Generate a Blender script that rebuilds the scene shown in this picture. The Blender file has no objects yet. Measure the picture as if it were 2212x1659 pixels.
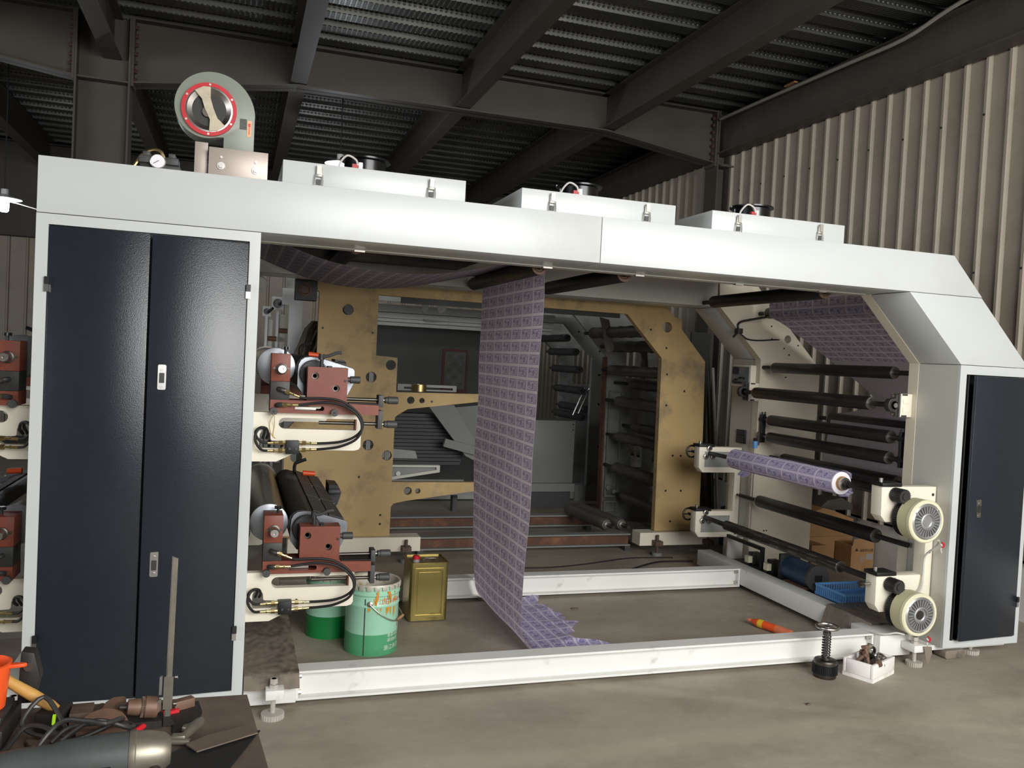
import bpy, bmesh, math, random
from mathutils import Vector, Matrix, Euler, noise as mnoise
random.seed(7)
S = bpy.context.scene
COL = S.collection
V = Vector

# ------------------------------------------------------------------ camera
cam = bpy.data.cameras.new('camera'); camo = bpy.data.objects.new('camera', cam); COL.objects.link(camo)
cam.sensor_fit = 'HORIZONTAL'; cam.sensor_width = 36.0; cam.lens = 1817.89 / 2212 * 36.0
cam.clip_start = 0.05; cam.clip_end = 100
roll, pitch, yaw = 0.0504, 0.0289, 0.3176
fw = V((math.sin(yaw) * math.cos(pitch), math.cos(yaw) * math.cos(pitch), -math.sin(pitch)))
ri = V((math.cos(yaw), -math.sin(yaw), 0)); up = ri.cross(fw)
r2 = ri * math.cos(roll) + up * math.sin(roll); u2 = up * math.cos(roll) - ri * math.sin(roll)
M3 = Matrix((r2, u2, -fw)).transposed()
camo.matrix_world = Matrix.Translation((0.7792, -3.8036, 1.6308)) @ M3.to_4x4()
S.camera = camo

# ------------------------------------------------------------------ light
S.view_settings.view_transform = 'Standard'
try: S.view_settings.look = 'None'
except Exception: pass
S.view_settings.gamma = 1.0; S.view_settings.use_curve_mapping = False
S.view_settings.exposure = 0.55
W = bpy.data.worlds.new('World'); S.world = W; W.use_nodes = True
bg = W.node_tree.nodes['Background']; bg.inputs[0].default_value = (0.80, 0.87, 1.0, 1); bg.inputs[1].default_value = 0.9

def area(name, loc, target, sx, sy, power, color):
    l = bpy.data.lights.new(name, 'AREA'); l.shape = 'RECTANGLE'; l.size = sx; l.size_y = sy
    l.energy = power; l.color = color
    o = bpy.data.objects.new(name, l); COL.objects.link(o); o.location = loc
    o.rotation_euler = (V(target) - V(loc)).to_track_quat('-Z', 'Y').to_euler()
    return o
# daylight coming in through the big open gate on the camera's side of the hall
area('gate_daylight', (3.5, -5.62, 2.9), (3.5, 0.0, 1.9), 4.5, 2.6, 310, (1.0, 0.99, 0.965))
# added fill light from an unseen, assumed opening in the left wall
area('added_left_fill', (-7.85, -2.6, 2.4), (0.0, -0.2, 1.6), 5.6, 2.0, 200, (0.96, 0.98, 1.0))

# ------------------------------------------------------------------ materials
def lin(c):
    return tuple(((x / 255) / 12.92 if x / 255 <= 0.04045 else ((x / 255 + 0.055) / 1.055) ** 2.4) for x in c)
MATS = {}
def P(name, rgb, rough=0.5, metal=0.0, var=0.10, scale=6.0, dirt=None, dscale=2.5, dlo=0.55, dhi=0.75, bump=0.0, bscale=40.0, spec=0.5, rvar=0.0):
    """Principled paint/metal with noise variation, an optional second (dirt) colour and fine bump."""
    m = bpy.data.materials.new(name); m.use_nodes = True; MATS[name] = m
    nt = m.node_tree; b = nt.nodes['Principled BSDF']; L = nt.links.new
    b.inputs['Roughness'].default_value = rough; b.inputs['Metallic'].default_value = metal
    try: b.inputs['Specular IOR Level'].default_value = spec
    except Exception: pass
    c = lin(rgb)
    tc = nt.nodes.new('ShaderNodeTexCoord')
    n = nt.nodes.new('ShaderNodeTexNoise'); n.inputs['Scale'].default_value = scale; n.inputs['Detail'].default_value = 6
    L(tc.outputs['Object'], n.inputs['Vector'])
    r = nt.nodes.new('ShaderNodeValToRGB'); L(n.outputs['Fac'], r.inputs[0])
    r.color_ramp.elements[0].position = 0.3; r.color_ramp.elements[1].position = 0.7
    r.color_ramp.elements[0].color = (*[x * (1 - var) for x in c], 1); r.color_ramp.elements[1].color = (*[min(1, x * (1 + var)) for x in c], 1)
    out = r.outputs[0]
    if dirt is not None:
        n2 = nt.nodes.new('ShaderNodeTexNoise'); n2.inputs['Scale'].default_value = dscale; n2.inputs['Detail'].default_value = 8; n2.inputs['Roughness'].default_value = 0.65
        L(tc.outputs['Object'], n2.inputs['Vector'])
        mr = nt.nodes.new('ShaderNodeMapRange'); mr.inputs[1].default_value = dlo; mr.inputs[2].default_value = dhi; L(n2.outputs['Fac'], mr.inputs[0])
        mx = nt.nodes.new('ShaderNodeMix'); mx.data_type = 'RGBA'; L(mr.outputs[0], mx.inputs[0]); L(out, mx.inputs[6]); mx.inputs[7].default_value = (*lin(dirt), 1)
        out = mx.outputs[2]
    L(out, b.inputs['Base Color'])
    if bump > 0:
        n3 = nt.nodes.new('ShaderNodeTexNoise'); n3.inputs['Scale'].default_value = bscale; n3.inputs['Detail'].default_value = 4
        L(tc.outputs['Object'], n3.inputs['Vector'])
        bp = nt.nodes.new('ShaderNodeBump'); bp.inputs['Strength'].default_value = bump; bp.inputs['Distance'].default_value = 0.01
        L(n3.outputs['Fac'], bp.inputs['Height']); L(bp.outputs[0], b.inputs['Normal'])
    return m
P('white_paint', (193, 196, 194), 0.34, var=0.03, scale=2, dirt=(178, 179, 174), dscale=1.4, dlo=0.58, dhi=0.9)
P('white_rail', (222, 221, 215), 0.42, var=0.04, scale=3, dirt=(150, 140, 128), dscale=7, dlo=0.62, dhi=0.85)
P('grey_white', (186, 184, 174), 0.45, var=0.03, scale=2)
P('cream_paint', (205, 197, 178), 0.5, var=0.04, scale=3, dirt=(150, 138, 118), dscale=3, dlo=0.62, dhi=0.9)
P('ivory', (226, 219, 200), 0.5, var=0.03, scale=4, dirt=(140, 112, 84), dscale=9, dlo=0.68, dhi=0.85)
P('door_navy', (34, 39, 46), 0.22, var=0.06, scale=30, bump=0.10, bscale=260)
P('black', (17, 17, 18), 0.5, var=0.1)
P('black_gloss', (12, 12, 13), 0.25, var=0.1)
P('black_rubber', (24, 23, 23), 0.62, var=0.15, scale=12)
P('roller_black', (27, 24, 22), 0.42, var=0.15, scale=14, dirt=(48, 42, 38), dscale=8)
P('dark_grey', (62, 62, 62), 0.55, var=0.1)
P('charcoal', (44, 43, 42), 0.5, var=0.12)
P('oxide_red', (120, 58, 40), 0.5, var=0.10, scale=10, dirt=(92, 44, 32), dscale=14, dlo=0.55, dhi=0.75)
P('steel', (176, 172, 166), 0.32, 1.0, var=0.10, scale=20)
P('steel_bright', (186, 184, 180), 0.30, 1.0, var=0.06, scale=25)
P('steel_dark', (96, 92, 86), 0.4, 1.0, var=0.15, scale=16)
P('galv', (196, 190, 182), 0.35, 0.9, var=0.05, scale=8)
P('brass', (186, 168, 120), 0.32, 1.0, var=0.1, scale=20)
P('cylinder_chrome', (92, 88, 80), 0.28, 1.0, var=0.12, scale=5)
P('steel_beam', (70, 64, 57), 0.6, var=0.10, scale=3, dirt=(92, 74, 56), dscale=5, dlo=0.62, dhi=0.85)
P('rust', (74, 50, 38), 0.8, var=0.25, scale=9)
P('rust_rail', (86, 56, 40), 0.7, var=0.25, scale=5, dirt=(140, 92, 56), dscale=6, dlo=0.5, dhi=0.8)
P('wall_panel', (152, 143, 127), 0.48, var=0.04, scale=2.5, dirt=(122, 113, 97), dscale=1.5, dlo=0.5, dhi=0.85)
P('putty_yellow', (184, 156, 106), 0.62, var=0.06, scale=3, dirt=(104, 98, 82), dscale=2.6, dlo=0.50, dhi=0.74)
P('dirty_white', (146, 147, 144), 0.5, var=0.05, scale=3, dirt=(74, 72, 66), dscale=2.2, dlo=0.46, dhi=0.7)
P('far_white', (148, 149, 145), 0.5, var=0.05, scale=2, dirt=(112, 110, 102), dscale=2)
P('grey_machine', (122, 123, 119), 0.5, var=0.05, scale=2)
P('dark_panel', (46, 48, 43), 0.6, var=0.12, scale=3)
P('plastic_wrap', (80, 75, 67), 0.45, var=0.2, scale=10, bump=0.4, bscale=18)
P('plastic_sheet', (128, 118, 106), 0.34, var=0.18, scale=6, dirt=(72, 64, 56), dscale=7, dlo=0.52, dhi=0.7, bump=0.35, bscale=9)
P('cloth_grey', (88, 80, 70), 0.8, var=0.2, scale=8, dirt=(60, 52, 46), dscale=9)
P('fan_green', (128, 134, 122), 0.4, var=0.04, scale=6)
P('red_paint', (186, 28, 40), 0.4, var=0.06)
P('blower_dark', (38, 37, 33), 0.5, var=0.15)
P('smeared', (178, 168, 146), 0.45, 0.3, var=0.15, scale=20, dirt=(120, 108, 86), dscale=24)
P('drum_cream', (190, 187, 150), 0.42, var=0.04)
P('rim_cream', (216, 212, 180), 0.42, var=0.03)
P('alu', (190, 190, 190), 0.38, 0.85, var=0.06, scale=15)
P('paper_white', (232, 228, 232), 0.7, var=0.02)
P('paper_plain', (206, 198, 208), 0.75, var=0.03, scale=3)
P('kraft', (164, 124, 82), 0.75, var=0.08, scale=4, dirt=(128, 88, 50), dscale=3)
P('pail_mint', (164, 214, 184), 0.34, var=0.03, dirt=(120, 160, 140), dscale=8, dlo=0.62, dhi=0.8)
P('pail_green', (84, 164, 116), 0.34, var=0.04, dirt=(64, 120, 92), dscale=6, dlo=0.55, dhi=0.8)
P('pail_deep', (20, 128, 62), 0.34, var=0.06)
P('pail_rim', (196, 190, 176), 0.45, 0.2, var=0.1, scale=20, dirt=(150, 130, 60), dscale=14, dlo=0.55, dhi=0.7)
P('paint_splash', (214, 142, 38), 0.4, var=0.2, scale=20)
P('red_print', (206, 64, 50), 0.4, var=0.05)
P('white_print', (226, 232, 224), 0.4, var=0.03)
P('dark_print', (52, 40, 28), 0.6, var=0.05)
P('tin_gold', (176, 160, 98), 0.27, 0.95, var=0.12, scale=4, dirt=(96, 88, 50), dscale=3)
P('tin_top', (118, 104, 72), 0.4, 0.6, var=0.2, scale=9)
P('bench_steel', (104, 90, 78), 0.6, 0.1, var=0.2, scale=8, dirt=(70, 60, 52), dscale=5, dlo=0.45, dhi=0.75)
P('tool_rust', (96, 78, 66), 0.65, 0.2, var=0.25, scale=26)
P('tool_brown', (112, 86, 70), 0.55, 0.3, var=0.18, scale=30)
P('tool_dark', (40, 37, 34), 0.55, 0.2, var=0.2, scale=20)
P('tool_steel', (140, 134, 120), 0.4, 0.7, var=0.15, scale=24)
P('grinder_body', (66, 70, 68), 0.5, var=0.2, scale=8, dirt=(46, 44, 40), dscale=7)
P('wood', (190, 146, 76), 0.5, var=0.12, scale=9, dirt=(140, 100, 50), dscale=14)
P('orange_plastic', (226, 84, 34), 0.4, var=0.05)
P('orange_faded', (214, 120, 82), 0.5, var=0.1)
P('blue_plastic', (100, 156, 214), 0.45, var=0.06)
P('blue_dark', (28, 58, 84), 0.5, var=0.15, scale=14, dirt=(60, 60, 56), dscale=12)
P('panel_face', (116, 124, 126), 0.5, var=0.04)
P('screen_blue', (20, 22, 60), 0.3, var=0.05)
P('foam', (232, 228, 222), 0.7, var=0.03, dirt=(168, 154, 138), dscale=7, dlo=0.56, dhi=0.75)
P('yellow_print', (214, 178, 40), 0.5, var=0.1)
P('poster_red', (66, 26, 22), 0.7, var=0.08)
P('poster_grey', (66, 66, 62), 0.7, var=0.1)
P('white_dwarf', (214, 212, 206), 0.7, var=0.04, bump=0.2, bscale=30)
P('cable_white', (196, 192, 184), 0.5, var=0.04)
P('twine', (206, 182, 110), 0.7, var=0.1)
P('green_strip', (176, 226, 40), 0.5, var=0.05)
P('conduit', (150, 144, 134), 0.5, var=0.08)
P('terminal_red', (170, 40, 44), 0.5, var=0.1)
P('sticker_orange', (226, 172, 130), 0.5, var=0.05)
P('plate_print', (70, 72, 66), 0.4, 0.4, var=0.5, scale=160)
P('foot_grey', (178, 172, 162), 0.5, 0.15, var=0.08, scale=20)
P('bracket_steel', (176, 164, 154), 0.42, 0.35, var=0.05, scale=6)
P('disc_steel', (138, 141, 146), 0.34, 0.85, var=0.08, scale=8)
P('fin_shade_grey', (96, 96, 98), 0.5, 0.4, var=0.06)  # darker grey for the painted shade between the brake fins
P('latch_grey', (158, 156, 148), 0.4, 0.5, var=0.06)
P('stain_red', (112, 70, 60), 0.85, var=0.1)

def late_paper():
    m = MATS['paper_plain']; c = m.node_tree.nodes['Principled BSDF'].inputs['Base Color'].links[0].from_socket; translucent(m, c, 0.45)
def floor_material():
    m = bpy.data.materials.new('concrete'); m.use_nodes = True; MATS['concrete'] = m
    nt = m.node_tree; b = nt.nodes['Principled BSDF']; L = nt.links.new
    tc = nt.nodes.new('ShaderNodeTexCoord')
    def noise(sc, det=6, rg=0.55, sx=1, sy=1):
        mp = nt.nodes.new('ShaderNodeMapping'); mp.inputs['Scale'].default_value = (sx, sy, 1); L(tc.outputs['Object'], mp.inputs['Vector'])
        n = nt.nodes.new('ShaderNodeTexNoise'); n.inputs['Scale'].default_value = sc; n.inputs['Detail'].default_value = det; n.inputs['Roughness'].default_value = rg
        L(mp.outputs[0], n.inputs['Vector']); return n.outputs['Fac']
    def ramp(f, p0, c0, p1, c1):
        r = nt.nodes.new('ShaderNodeValToRGB'); L(f, r.inputs[0]); e = r.color_ramp.elements
        e[0].position = p0; e[0].color = (*c0, 1); e[1].position = p1; e[1].color = (*c1, 1); return r.outputs[0]
    def mul(a, c):
        x = nt.nodes.new('ShaderNodeMix'); x.data_type = 'RGBA'; x.blend_type = 'MULTIPLY'; x.inputs[0].default_value = 1; L(a, x.inputs[6]); L(c, x.inputs[7]); return x.outputs[2]
    base = ramp(noise(1.1, 8, 0.6, 1, 1.7), 0.3, lin((146, 137, 122)), 0.72, lin((168, 159, 143)))
    fine = ramp(noise(16, 8, 0.7), 0.25, (0.90, 0.90, 0.90), 0.75, (1.05, 1.05, 1.05))
    smudge = ramp(noise(2.1, 9, 0.62, 1, 1.5), 0.36, (0.80, 0.79, 0.78), 0.56, (1, 1, 1))
    sx = nt.nodes.new('ShaderNodeSeparateXYZ'); L(tc.outputs['Object'], sx.inputs[0])
    def mth(op, a, c=None):
        n = nt.nodes.new('ShaderNodeMath'); n.operation = op
        for i, x in enumerate((a, c)):
            if x is None: continue
            if isinstance(x, (int, float)): n.inputs[i].default_value = x
            else: L(x, n.inputs[i])
        return n.outputs[0]
    OX, OY = 3.0, -2.5                   # object origin of the floor slab
    wob = mth('MULTIPLY', mth('SUBTRACT', noise(1.6, 4), 0.5), 0.22)
    def seam(k, c, w):                   # trowelled joint of the screed: y = k x + c
        d = mth('ABSOLUTE', mth('ADD', mth('SUBTRACT', sx.outputs[1], mth('MULTIPLY', sx.outputs[0], k)), mth('SUBTRACT', wob, c - OY + k * OX)))
        r = nt.nodes.new('ShaderNodeMapRange'); r.inputs[1].default_value = w; r.inputs[2].default_value = w * 0.3; L(d, r.inputs[0]); return r.outputs[0]
    sm = mth('MULTIPLY', mth('MAXIMUM', seam(0.0, -0.60, 0.10), seam(-0.5, 1.35, 0.08)), 0.16)
    li = nt.nodes.new('ShaderNodeMix'); li.data_type = 'RGBA'; L(sm, li.inputs[0]); L(mul(mul(base, fine), smudge), li.inputs[6]); li.inputs[7].default_value = (*lin((206, 192, 166)), 1)
    dx = mth('SUBTRACT', sx.outputs[0], 2.05 - OX); dy = mth('MULTIPLY', mth('SUBTRACT', sx.outputs[1], -1.42 - OY), 1.8)
    dd = mth('ADD', mth('SQRT', mth('ADD', mth('MULTIPLY', dx, dx), mth('MULTIPLY', dy, dy))), wob)
    sr = nt.nodes.new('ShaderNodeMapRange'); sr.inputs[1].default_value = 0.42; sr.inputs[2].default_value = 0.12; sr.inputs[4].default_value = 0.40; L(dd, sr.inputs[0])
    st = nt.nodes.new('ShaderNodeMix'); st.data_type = 'RGBA'; L(sr.outputs[0], st.inputs[0]); L(li.outputs[2], st.inputs[6]); st.inputs[7].default_value = (*lin((150, 112, 98)), 1)
    L(st.outputs[2], b.inputs['Base Color'])
    rr = nt.nodes.new('ShaderNodeMapRange'); L(noise(2.2), rr.inputs[0]); rr.inputs[3].default_value = 0.42; rr.inputs[4].default_value = 0.75
    L(rr.outputs[0], b.inputs['Roughness'])
    bp = nt.nodes.new('ShaderNodeBump'); bp.inputs['Strength'].default_value = 0.12; bp.inputs['Distance'].default_value = 0.01
    L(noise(30, 5), bp.inputs['Height']); L(bp.outputs[0], b.inputs['Normal'])
floor_material()

def deck_material():
    m = bpy.data.materials.new('roof_deck'); m.use_nodes = True; MATS['roof_deck'] = m
    nt = m.node_tree; b = nt.nodes['Principled BSDF']; L = nt.links.new
    b.inputs['Metallic'].default_value = 0.75; b.inputs['Roughness'].default_value = 0.42
    tc = nt.nodes.new('ShaderNodeTexCoord')
    n = nt.nodes.new('ShaderNodeTexNoise'); n.inputs['Scale'].default_value = 1.2; n.inputs['Detail'].default_value = 5; L(tc.outputs['Object'], n.inputs['Vector'])
    r = nt.nodes.new('ShaderNodeValToRGB'); L(n.outputs['Fac'], r.inputs[0])
    r.color_ramp.elements[0].position = 0.3; r.color_ramp.elements[0].color = (*lin((82, 82, 78)), 1)
    r.color_ramp.elements[1].position = 0.7; r.color_ramp.elements[1].color = (*lin((112, 112, 107)), 1)
    L(r.outputs[0], b.inputs['Base Color'])
    mp = nt.nodes.new('ShaderNodeMapping'); mp.inputs['Scale'].default_value = (22, 36, 36); L(tc.outputs['Object'], mp.inputs['Vector'])
    vo = nt.nodes.new('ShaderNodeTexVoronoi'); vo.inputs['Scale'].default_value = 1.0; vo.inputs['Randomness'].default_value = 0.0; L(mp.outputs[0], vo.inputs['Vector'])
    mr = nt.nodes.new('ShaderNodeMapRange'); mr.inputs[1].default_value = 0.15; mr.inputs[2].default_value = 0.4; L(vo.outputs['Distance'], mr.inputs[0])
    bp = nt.nodes.new('ShaderNodeBump'); bp.inputs['Strength'].default_value = 0.6; bp.inputs['Distance'].default_value = 0.01
    L(mr.outputs[0], bp.inputs['Height']); L(bp.outputs[0], b.inputs['Normal'])
deck_material()

def translucent(m, col, f):
    nt = m.node_tree; tl = nt.nodes.new('ShaderNodeBsdfTranslucent'); ms = nt.nodes.new('ShaderNodeMixShader'); ms.inputs[0].default_value = f
    nt.links.new(col, tl.inputs[0]); nt.links.new(nt.nodes['Principled BSDF'].outputs[0], ms.inputs[1]); nt.links.new(tl.outputs[0], ms.inputs[2])
    nt.links.new(ms.outputs[0], nt.nodes['Material Output'].inputs[0])
def print_material(name, paper, ink, tf=0.5):
    """sheets of small printed notes: a grid of framed panels 171 x 73 mm; UVs are in metres"""
    m = bpy.data.materials.new(name); m.use_nodes = True; MATS[name] = m
    nt = m.node_tree; b = nt.nodes['Principled BSDF']; L = nt.links.new; b.inputs['Roughness'].default_value = 0.6
    uv = nt.nodes.new('ShaderNodeUVMap'); sp = nt.nodes.new('ShaderNodeSeparateXYZ'); L(uv.outputs[0], sp.inputs[0])
    def mt(op, a, c=None, d=None):
        n = nt.nodes.new('ShaderNodeMath'); n.operation = op
        for i, x in enumerate((a, c, d)):
            if x is None: continue
            if isinstance(x, (int, float)): n.inputs[i].default_value = x
            else: L(x, n.inputs[i])
        return n.outputs[0]
    Wc, Hc = 0.1714, 0.073
    u = mt('FRACT', mt('DIVIDE', sp.outputs[0], Wc)); v = mt('FRACT', mt('DIVIDE', sp.outputs[1], Hc))
    def band(x, lo, hi): return mt('MULTIPLY', mt('GREATER_THAN', x, lo), mt('LESS_THAN', x, hi))
    def rect(a, c, d, e): return mt('MULTIPLY', band(u, a, c), band(v, d, e))
    outer = rect(0.05, 0.95, 0.10, 0.88); inner = rect(0.075, 0.925, 0.16, 0.82)
    frame = mt('SUBTRACT', outer, inner)
    cx = nt.nodes.new('ShaderNodeCombineXYZ'); L(mt('MULTIPLY', u, 9.0), cx.inputs[0]); L(mt('MULTIPLY', v, 4.0), cx.inputs[1])
    vo = nt.nodes.new('ShaderNodeTexVoronoi'); vo.distance = 'CHEBYCHEV'; vo.inputs['Scale'].default_value = 1.3; L(cx.outputs[0], vo.inputs['Vector'])
    no = nt.nodes.new('ShaderNodeTexNoise'); no.inputs['Scale'].default_value = 2.4; no.inputs['Detail'].default_value = 3; L(cx.outputs[0], no.inputs['Vector'])
    det = mt('MULTIPLY', mt('GREATER_THAN', vo.outputs['Distance'], 0.34), 0.55)
    det = mt('ADD', det, mt('MULTIPLY', mt('GREATER_THAN', no.outputs['Fac'], 0.50), 0.45))
    du = mt('MULTIPLY', mt('SUBTRACT', u, 0.80), 2.35); dv = mt('SUBTRACT', v, 0.36)
    blob = mt('LESS_THAN', mt('ADD', mt('MULTIPLY', du, du), mt('MULTIPLY', dv, dv)), 0.022)
    du2 = mt('MULTIPLY', mt('SUBTRACT', u, 0.46), 2.35); dv2 = mt('SUBTRACT', v, 0.52)
    q = mt('ADD', mt('MULTIPLY', du2, du2), mt('MULTIPLY', dv2, dv2)); oval = mt('MULTIPLY', mt('LESS_THAN', q, 0.06), 0.45)
    ring = mt('MULTIPLY', mt('LESS_THAN', q, 0.10), mt('GREATER_THAN', q, 0.075))
    clear = mt('SUBTRACT', 1.0, mt('MULTIPLY', ring, 0.8))
    ink_f = mt('MULTIPLY', inner, mt('MULTIPLY', clear, mt('ADD', 0.14, mt('ADD', mt('MULTIPLY', det, 0.72), oval))))
    ink_f = mt('MINIMUM', 1.0, mt('ADD', ink_f, mt('ADD', mt('MULTIPLY', frame, 0.8), mt('MULTIPLY', mt('MULTIPLY', blob, inner), 0.9))))
    ink_f = mt('MULTIPLY', ink_f, 0.72)
    mx = nt.nodes.new('ShaderNodeMix'); mx.data_type = 'RGBA'; L(ink_f, mx.inputs[0])
    mx.inputs[6].default_value = (*lin(paper), 1); mx.inputs[7].default_value = (*lin(ink), 1)
    L(mx.outputs[2], b.inputs['Base Color']); translucent(m, mx.outputs[2], tf)
    return m
late_paper()
print_material('print_violet', (234, 224, 234), (104, 88, 142), 0.55)
print_material('print_roll', (222, 212, 232), (96, 82, 150), 0.0)
print_material('print_lilac', (226, 218, 240), (92, 84, 164), 0.25)

def emit(name, rgb, s):
    m = bpy.data.materials.new(name); m.use_nodes = True; MATS[name] = m
    b = m.node_tree.nodes['Principled BSDF']; b.inputs['Base Color'].default_value = (1, 1, 1, 1)
    b.inputs['Emission Color'].default_value = (*rgb, 1); b.inputs['Emission Strength'].default_value = s
emit('bulb', (0.82, 0.88, 1.0), 28)

# ------------------------------------------------------------------ mesh helpers
WL = {}
def frame_of(d):
    d = d.normalized(); a = V((0, 0, 1)) if abs(d.z) < 0.9 else V((1, 0, 0))
    x = d.cross(a).normalized(); return x, d.cross(x).normalized()
class MB:
    def __init__(s): s.v = []; s.f = []; s.uv = None
    def add(s, vs, fs):
        k = len(s.v); s.v += [V(p) for p in vs]; s.f += [tuple(i + k for i in f) for f in fs]; return s
    def box(s, x0, x1, y0, y1, z0, z1):
        return s.add([(x0, y0, z0), (x1, y0, z0), (x1, y1, z0), (x0, y1, z0), (x0, y0, z1), (x1, y0, z1), (x1, y1, z1), (x0, y1, z1)],
                     [(0, 3, 2, 1), (4, 5, 6, 7), (0, 1, 5, 4), (1, 2, 6, 5), (2, 3, 7, 6), (3, 0, 4, 7)])
    def obox(s, c, size, rot=(0, 0, 0)):
        R = Euler(rot).to_matrix(); h = V(size) / 2
        b = MB().box(-h.x, h.x, -h.y, h.y, -h.z, h.z); return s.add([V(c) + R @ p for p in b.v], b.f)
    def prism(s, poly, y0, y1):          # polygon in XZ, extruded along Y
        n = len(poly)
        ar = sum(poly[i][0] * poly[(i + 1) % n][1] - poly[(i + 1) % n][0] * poly[i][1] for i in range(n))
        if ar < 0: poly = poly[::-1]
        vs = [(x, y0, z) for x, z in poly] + [(x, y1, z) for x, z in poly]
        fs = [tuple(range(n)), tuple(range(2 * n - 1, n - 1, -1))] + [(i, n + i, n + (i + 1) % n, (i + 1) % n) for i in range(n)]
        return s.add(vs, fs)
    def zprism(s, poly, z0, z1):
        b = MB().prism(poly, -z1, -z0); return s.add([(p.x, p.z, -p.y) for p in b.v], b.f)
    def xprism(s, poly, x0, x1):         # polygon in YZ, extruded along X
        b = MB().prism(poly, -x1, -x0); return s.add([(-p.y, p.x, p.z) for p in b.v], b.f)
    def cyl(s, p0, p1, r0, r1=None, n=20):
        p0 = V(p0); p1 = V(p1); r1 = r0 if r1 is None else r1; x, y = frame_of(p1 - p0)
        vs = []
        for p, r in ((p0, r0), (p1, r1)):
            for i in range(n):
                a = 2 * math.pi * i / n; vs.append(p + x * (r * math.cos(a)) + y * (r * math.sin(a)))
        fs = [tuple(range(n)), tuple(range(2 * n - 1, n - 1, -1))] + [(i, n + i, n + (i + 1) % n, (i + 1) % n) for i in range(n)]
        return s.add(vs, fs)
    def lathe(s, o, ax, prof, n=28, caps=True):     # prof: (radius, height along ax)
        o = V(o); ax = V(ax).normalized(); x, y = frame_of(ax); vs = []
        for r, h in prof:
            for i in range(n):
                a = 2 * math.pi * i / n; vs.append(o + ax * h + x * (r * math.cos(a)) + y * (r * math.sin(a)))
        fs = []
        for k in range(len(prof) - 1):
            for i in range(n):
                j = (i + 1) % n; fs.append((k * n + i, k * n + j, (k + 1) * n + j, (k + 1) * n + i))
        if caps and prof[0][0] > 1e-5: fs.append(tuple(range(n))[::-1])
        if caps and prof[-1][0] > 1e-5: fs.append(tuple((len(prof) - 1) * n + i for i in range(n)))
        return s.add(vs, fs)
    def tube(s, pts, r, n=8, sub=4, closed=False):
        pts = [V(p) for p in pts]; P2 = []; m = len(pts)
        if sub > 1 and m > 2:
            rng = range(m if closed else m - 1)
            for i in rng:
                if closed: a, b, c, d = pts[(i - 1) % m], pts[i], pts[(i + 1) % m], pts[(i + 2) % m]
                else: a, b, c, d = pts[max(i - 1, 0)], pts[i], pts[i + 1], pts[min(i + 2, m - 1)]
                for k in range(sub):
                    t = k / sub
                    P2.append(0.5 * ((2 * b) + (c - a) * t + (2 * a - 5 * b + 4 * c - d) * t * t + (3 * b - a - 3 * c + d) * t ** 3))
            if not closed: P2.append(pts[-1])
        else: P2 = pts
        m = len(P2); vs = []; px = None
        for i in range(m):
            t = (P2[(i + 1) % m] - P2[i - 1]) if closed else (P2[min(i + 1, m - 1)] - P2[max(i - 1, 0)])
            t.normalize()
            if px is None: px, _ = frame_of(t)
            px = (px - t * px.dot(t)).normalized(); py = t.cross(px)
            for k in range(n):
                a = 2 * math.pi * k / n; vs.append(P2[i] + px * (r * math.cos(a)) + py * (r * math.sin(a)))
        fs = []
        for i in range(m if closed else m - 1):
            j = (i + 1) % m
            for k in range(n):
                l = (k + 1) % n; fs.append((i * n + k, i * n + l, j * n + l, j * n + k))
        if not closed: fs += [tuple(range(n))[::-1], tuple((m - 1) * n + k for k in range(n))]
        return s.add(vs, fs)
    def gear(s, c, r, teeth, y0, y1, depth=0.006):
        poly = []
        for i in range(teeth):
            a = 2 * math.pi * i / teeth; w = 2 * math.pi / teeth
            for da, rr in ((-0.30, r - depth), (-0.14, r), (0.14, r), (0.30, r - depth)):
                poly.append((c[0] + rr * math.cos(a + da * w), c[1] + rr * math.sin(a + da * w)))
        return s.prism(poly, y0, y1)
    def sphere(s, c, r, n=16):
        prof = [(max(1e-6, r * math.sin(math.pi * k / 10)), -r * math.cos(math.pi * k / 10)) for k in range(11)]
        return s.lathe(c, (0, 0, 1), prof, n)
    def build(s, name, mat, parent=None, bev=0.0, flat=False):
        return finish(name, s.v, s.f, mat, parent, bev, flat, s.uv)

def finish(name, vs, fs, mat, parent=None, bev=0.0, flat=False, uvs=None):
    lo = V((min(p.x for p in vs), min(p.y for p in vs), min(p.z for p in vs))); hi = V((max(p.x for p in vs), max(p.y for p in vs), max(p.z for p in vs)))
    c = V(((lo.x + hi.x) / 2, (lo.y + hi.y) / 2, lo.z))
    me = bpy.data.meshes.new(name); me.from_pydata([p - c for p in vs], [], fs)
    if uvs is not None:
        ul = me.uv_layers.new(name='UVMap')
        for lp in me.loops: ul.data[lp.index].uv = uvs[lp.vertex_index]
    bm = bmesh.new(); bm.from_mesh(me)
    if uvs is None: bmesh.ops.recalc_face_normals(bm, faces=bm.faces)
    if bev > 0:
        es = [e for e in bm.edges if len(e.link_faces) == 2 and e.calc_face_angle(0) > 0.5]
        bmesh.ops.bevel(bm, geom=es, offset=bev, segments=2, affect='EDGES', profile=0.5, clamp_overlap=True)
    for e in bm.edges:
        if len(e.link_faces) == 2 and e.calc_face_angle(0) > 0.55: e.smooth = False
    for f in bm.faces: f.smooth = not flat
    bm.to_mesh(me); bm.free()
    me.materials.append(MATS[mat])
    o = bpy.data.objects.new(name, me); COL.objects.link(o)
    WL[o.name] = c.copy()
    if parent is not None:
        o.parent = parent; o.location = c - WL[parent.name]
    else: o.location = c
    return o

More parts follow.
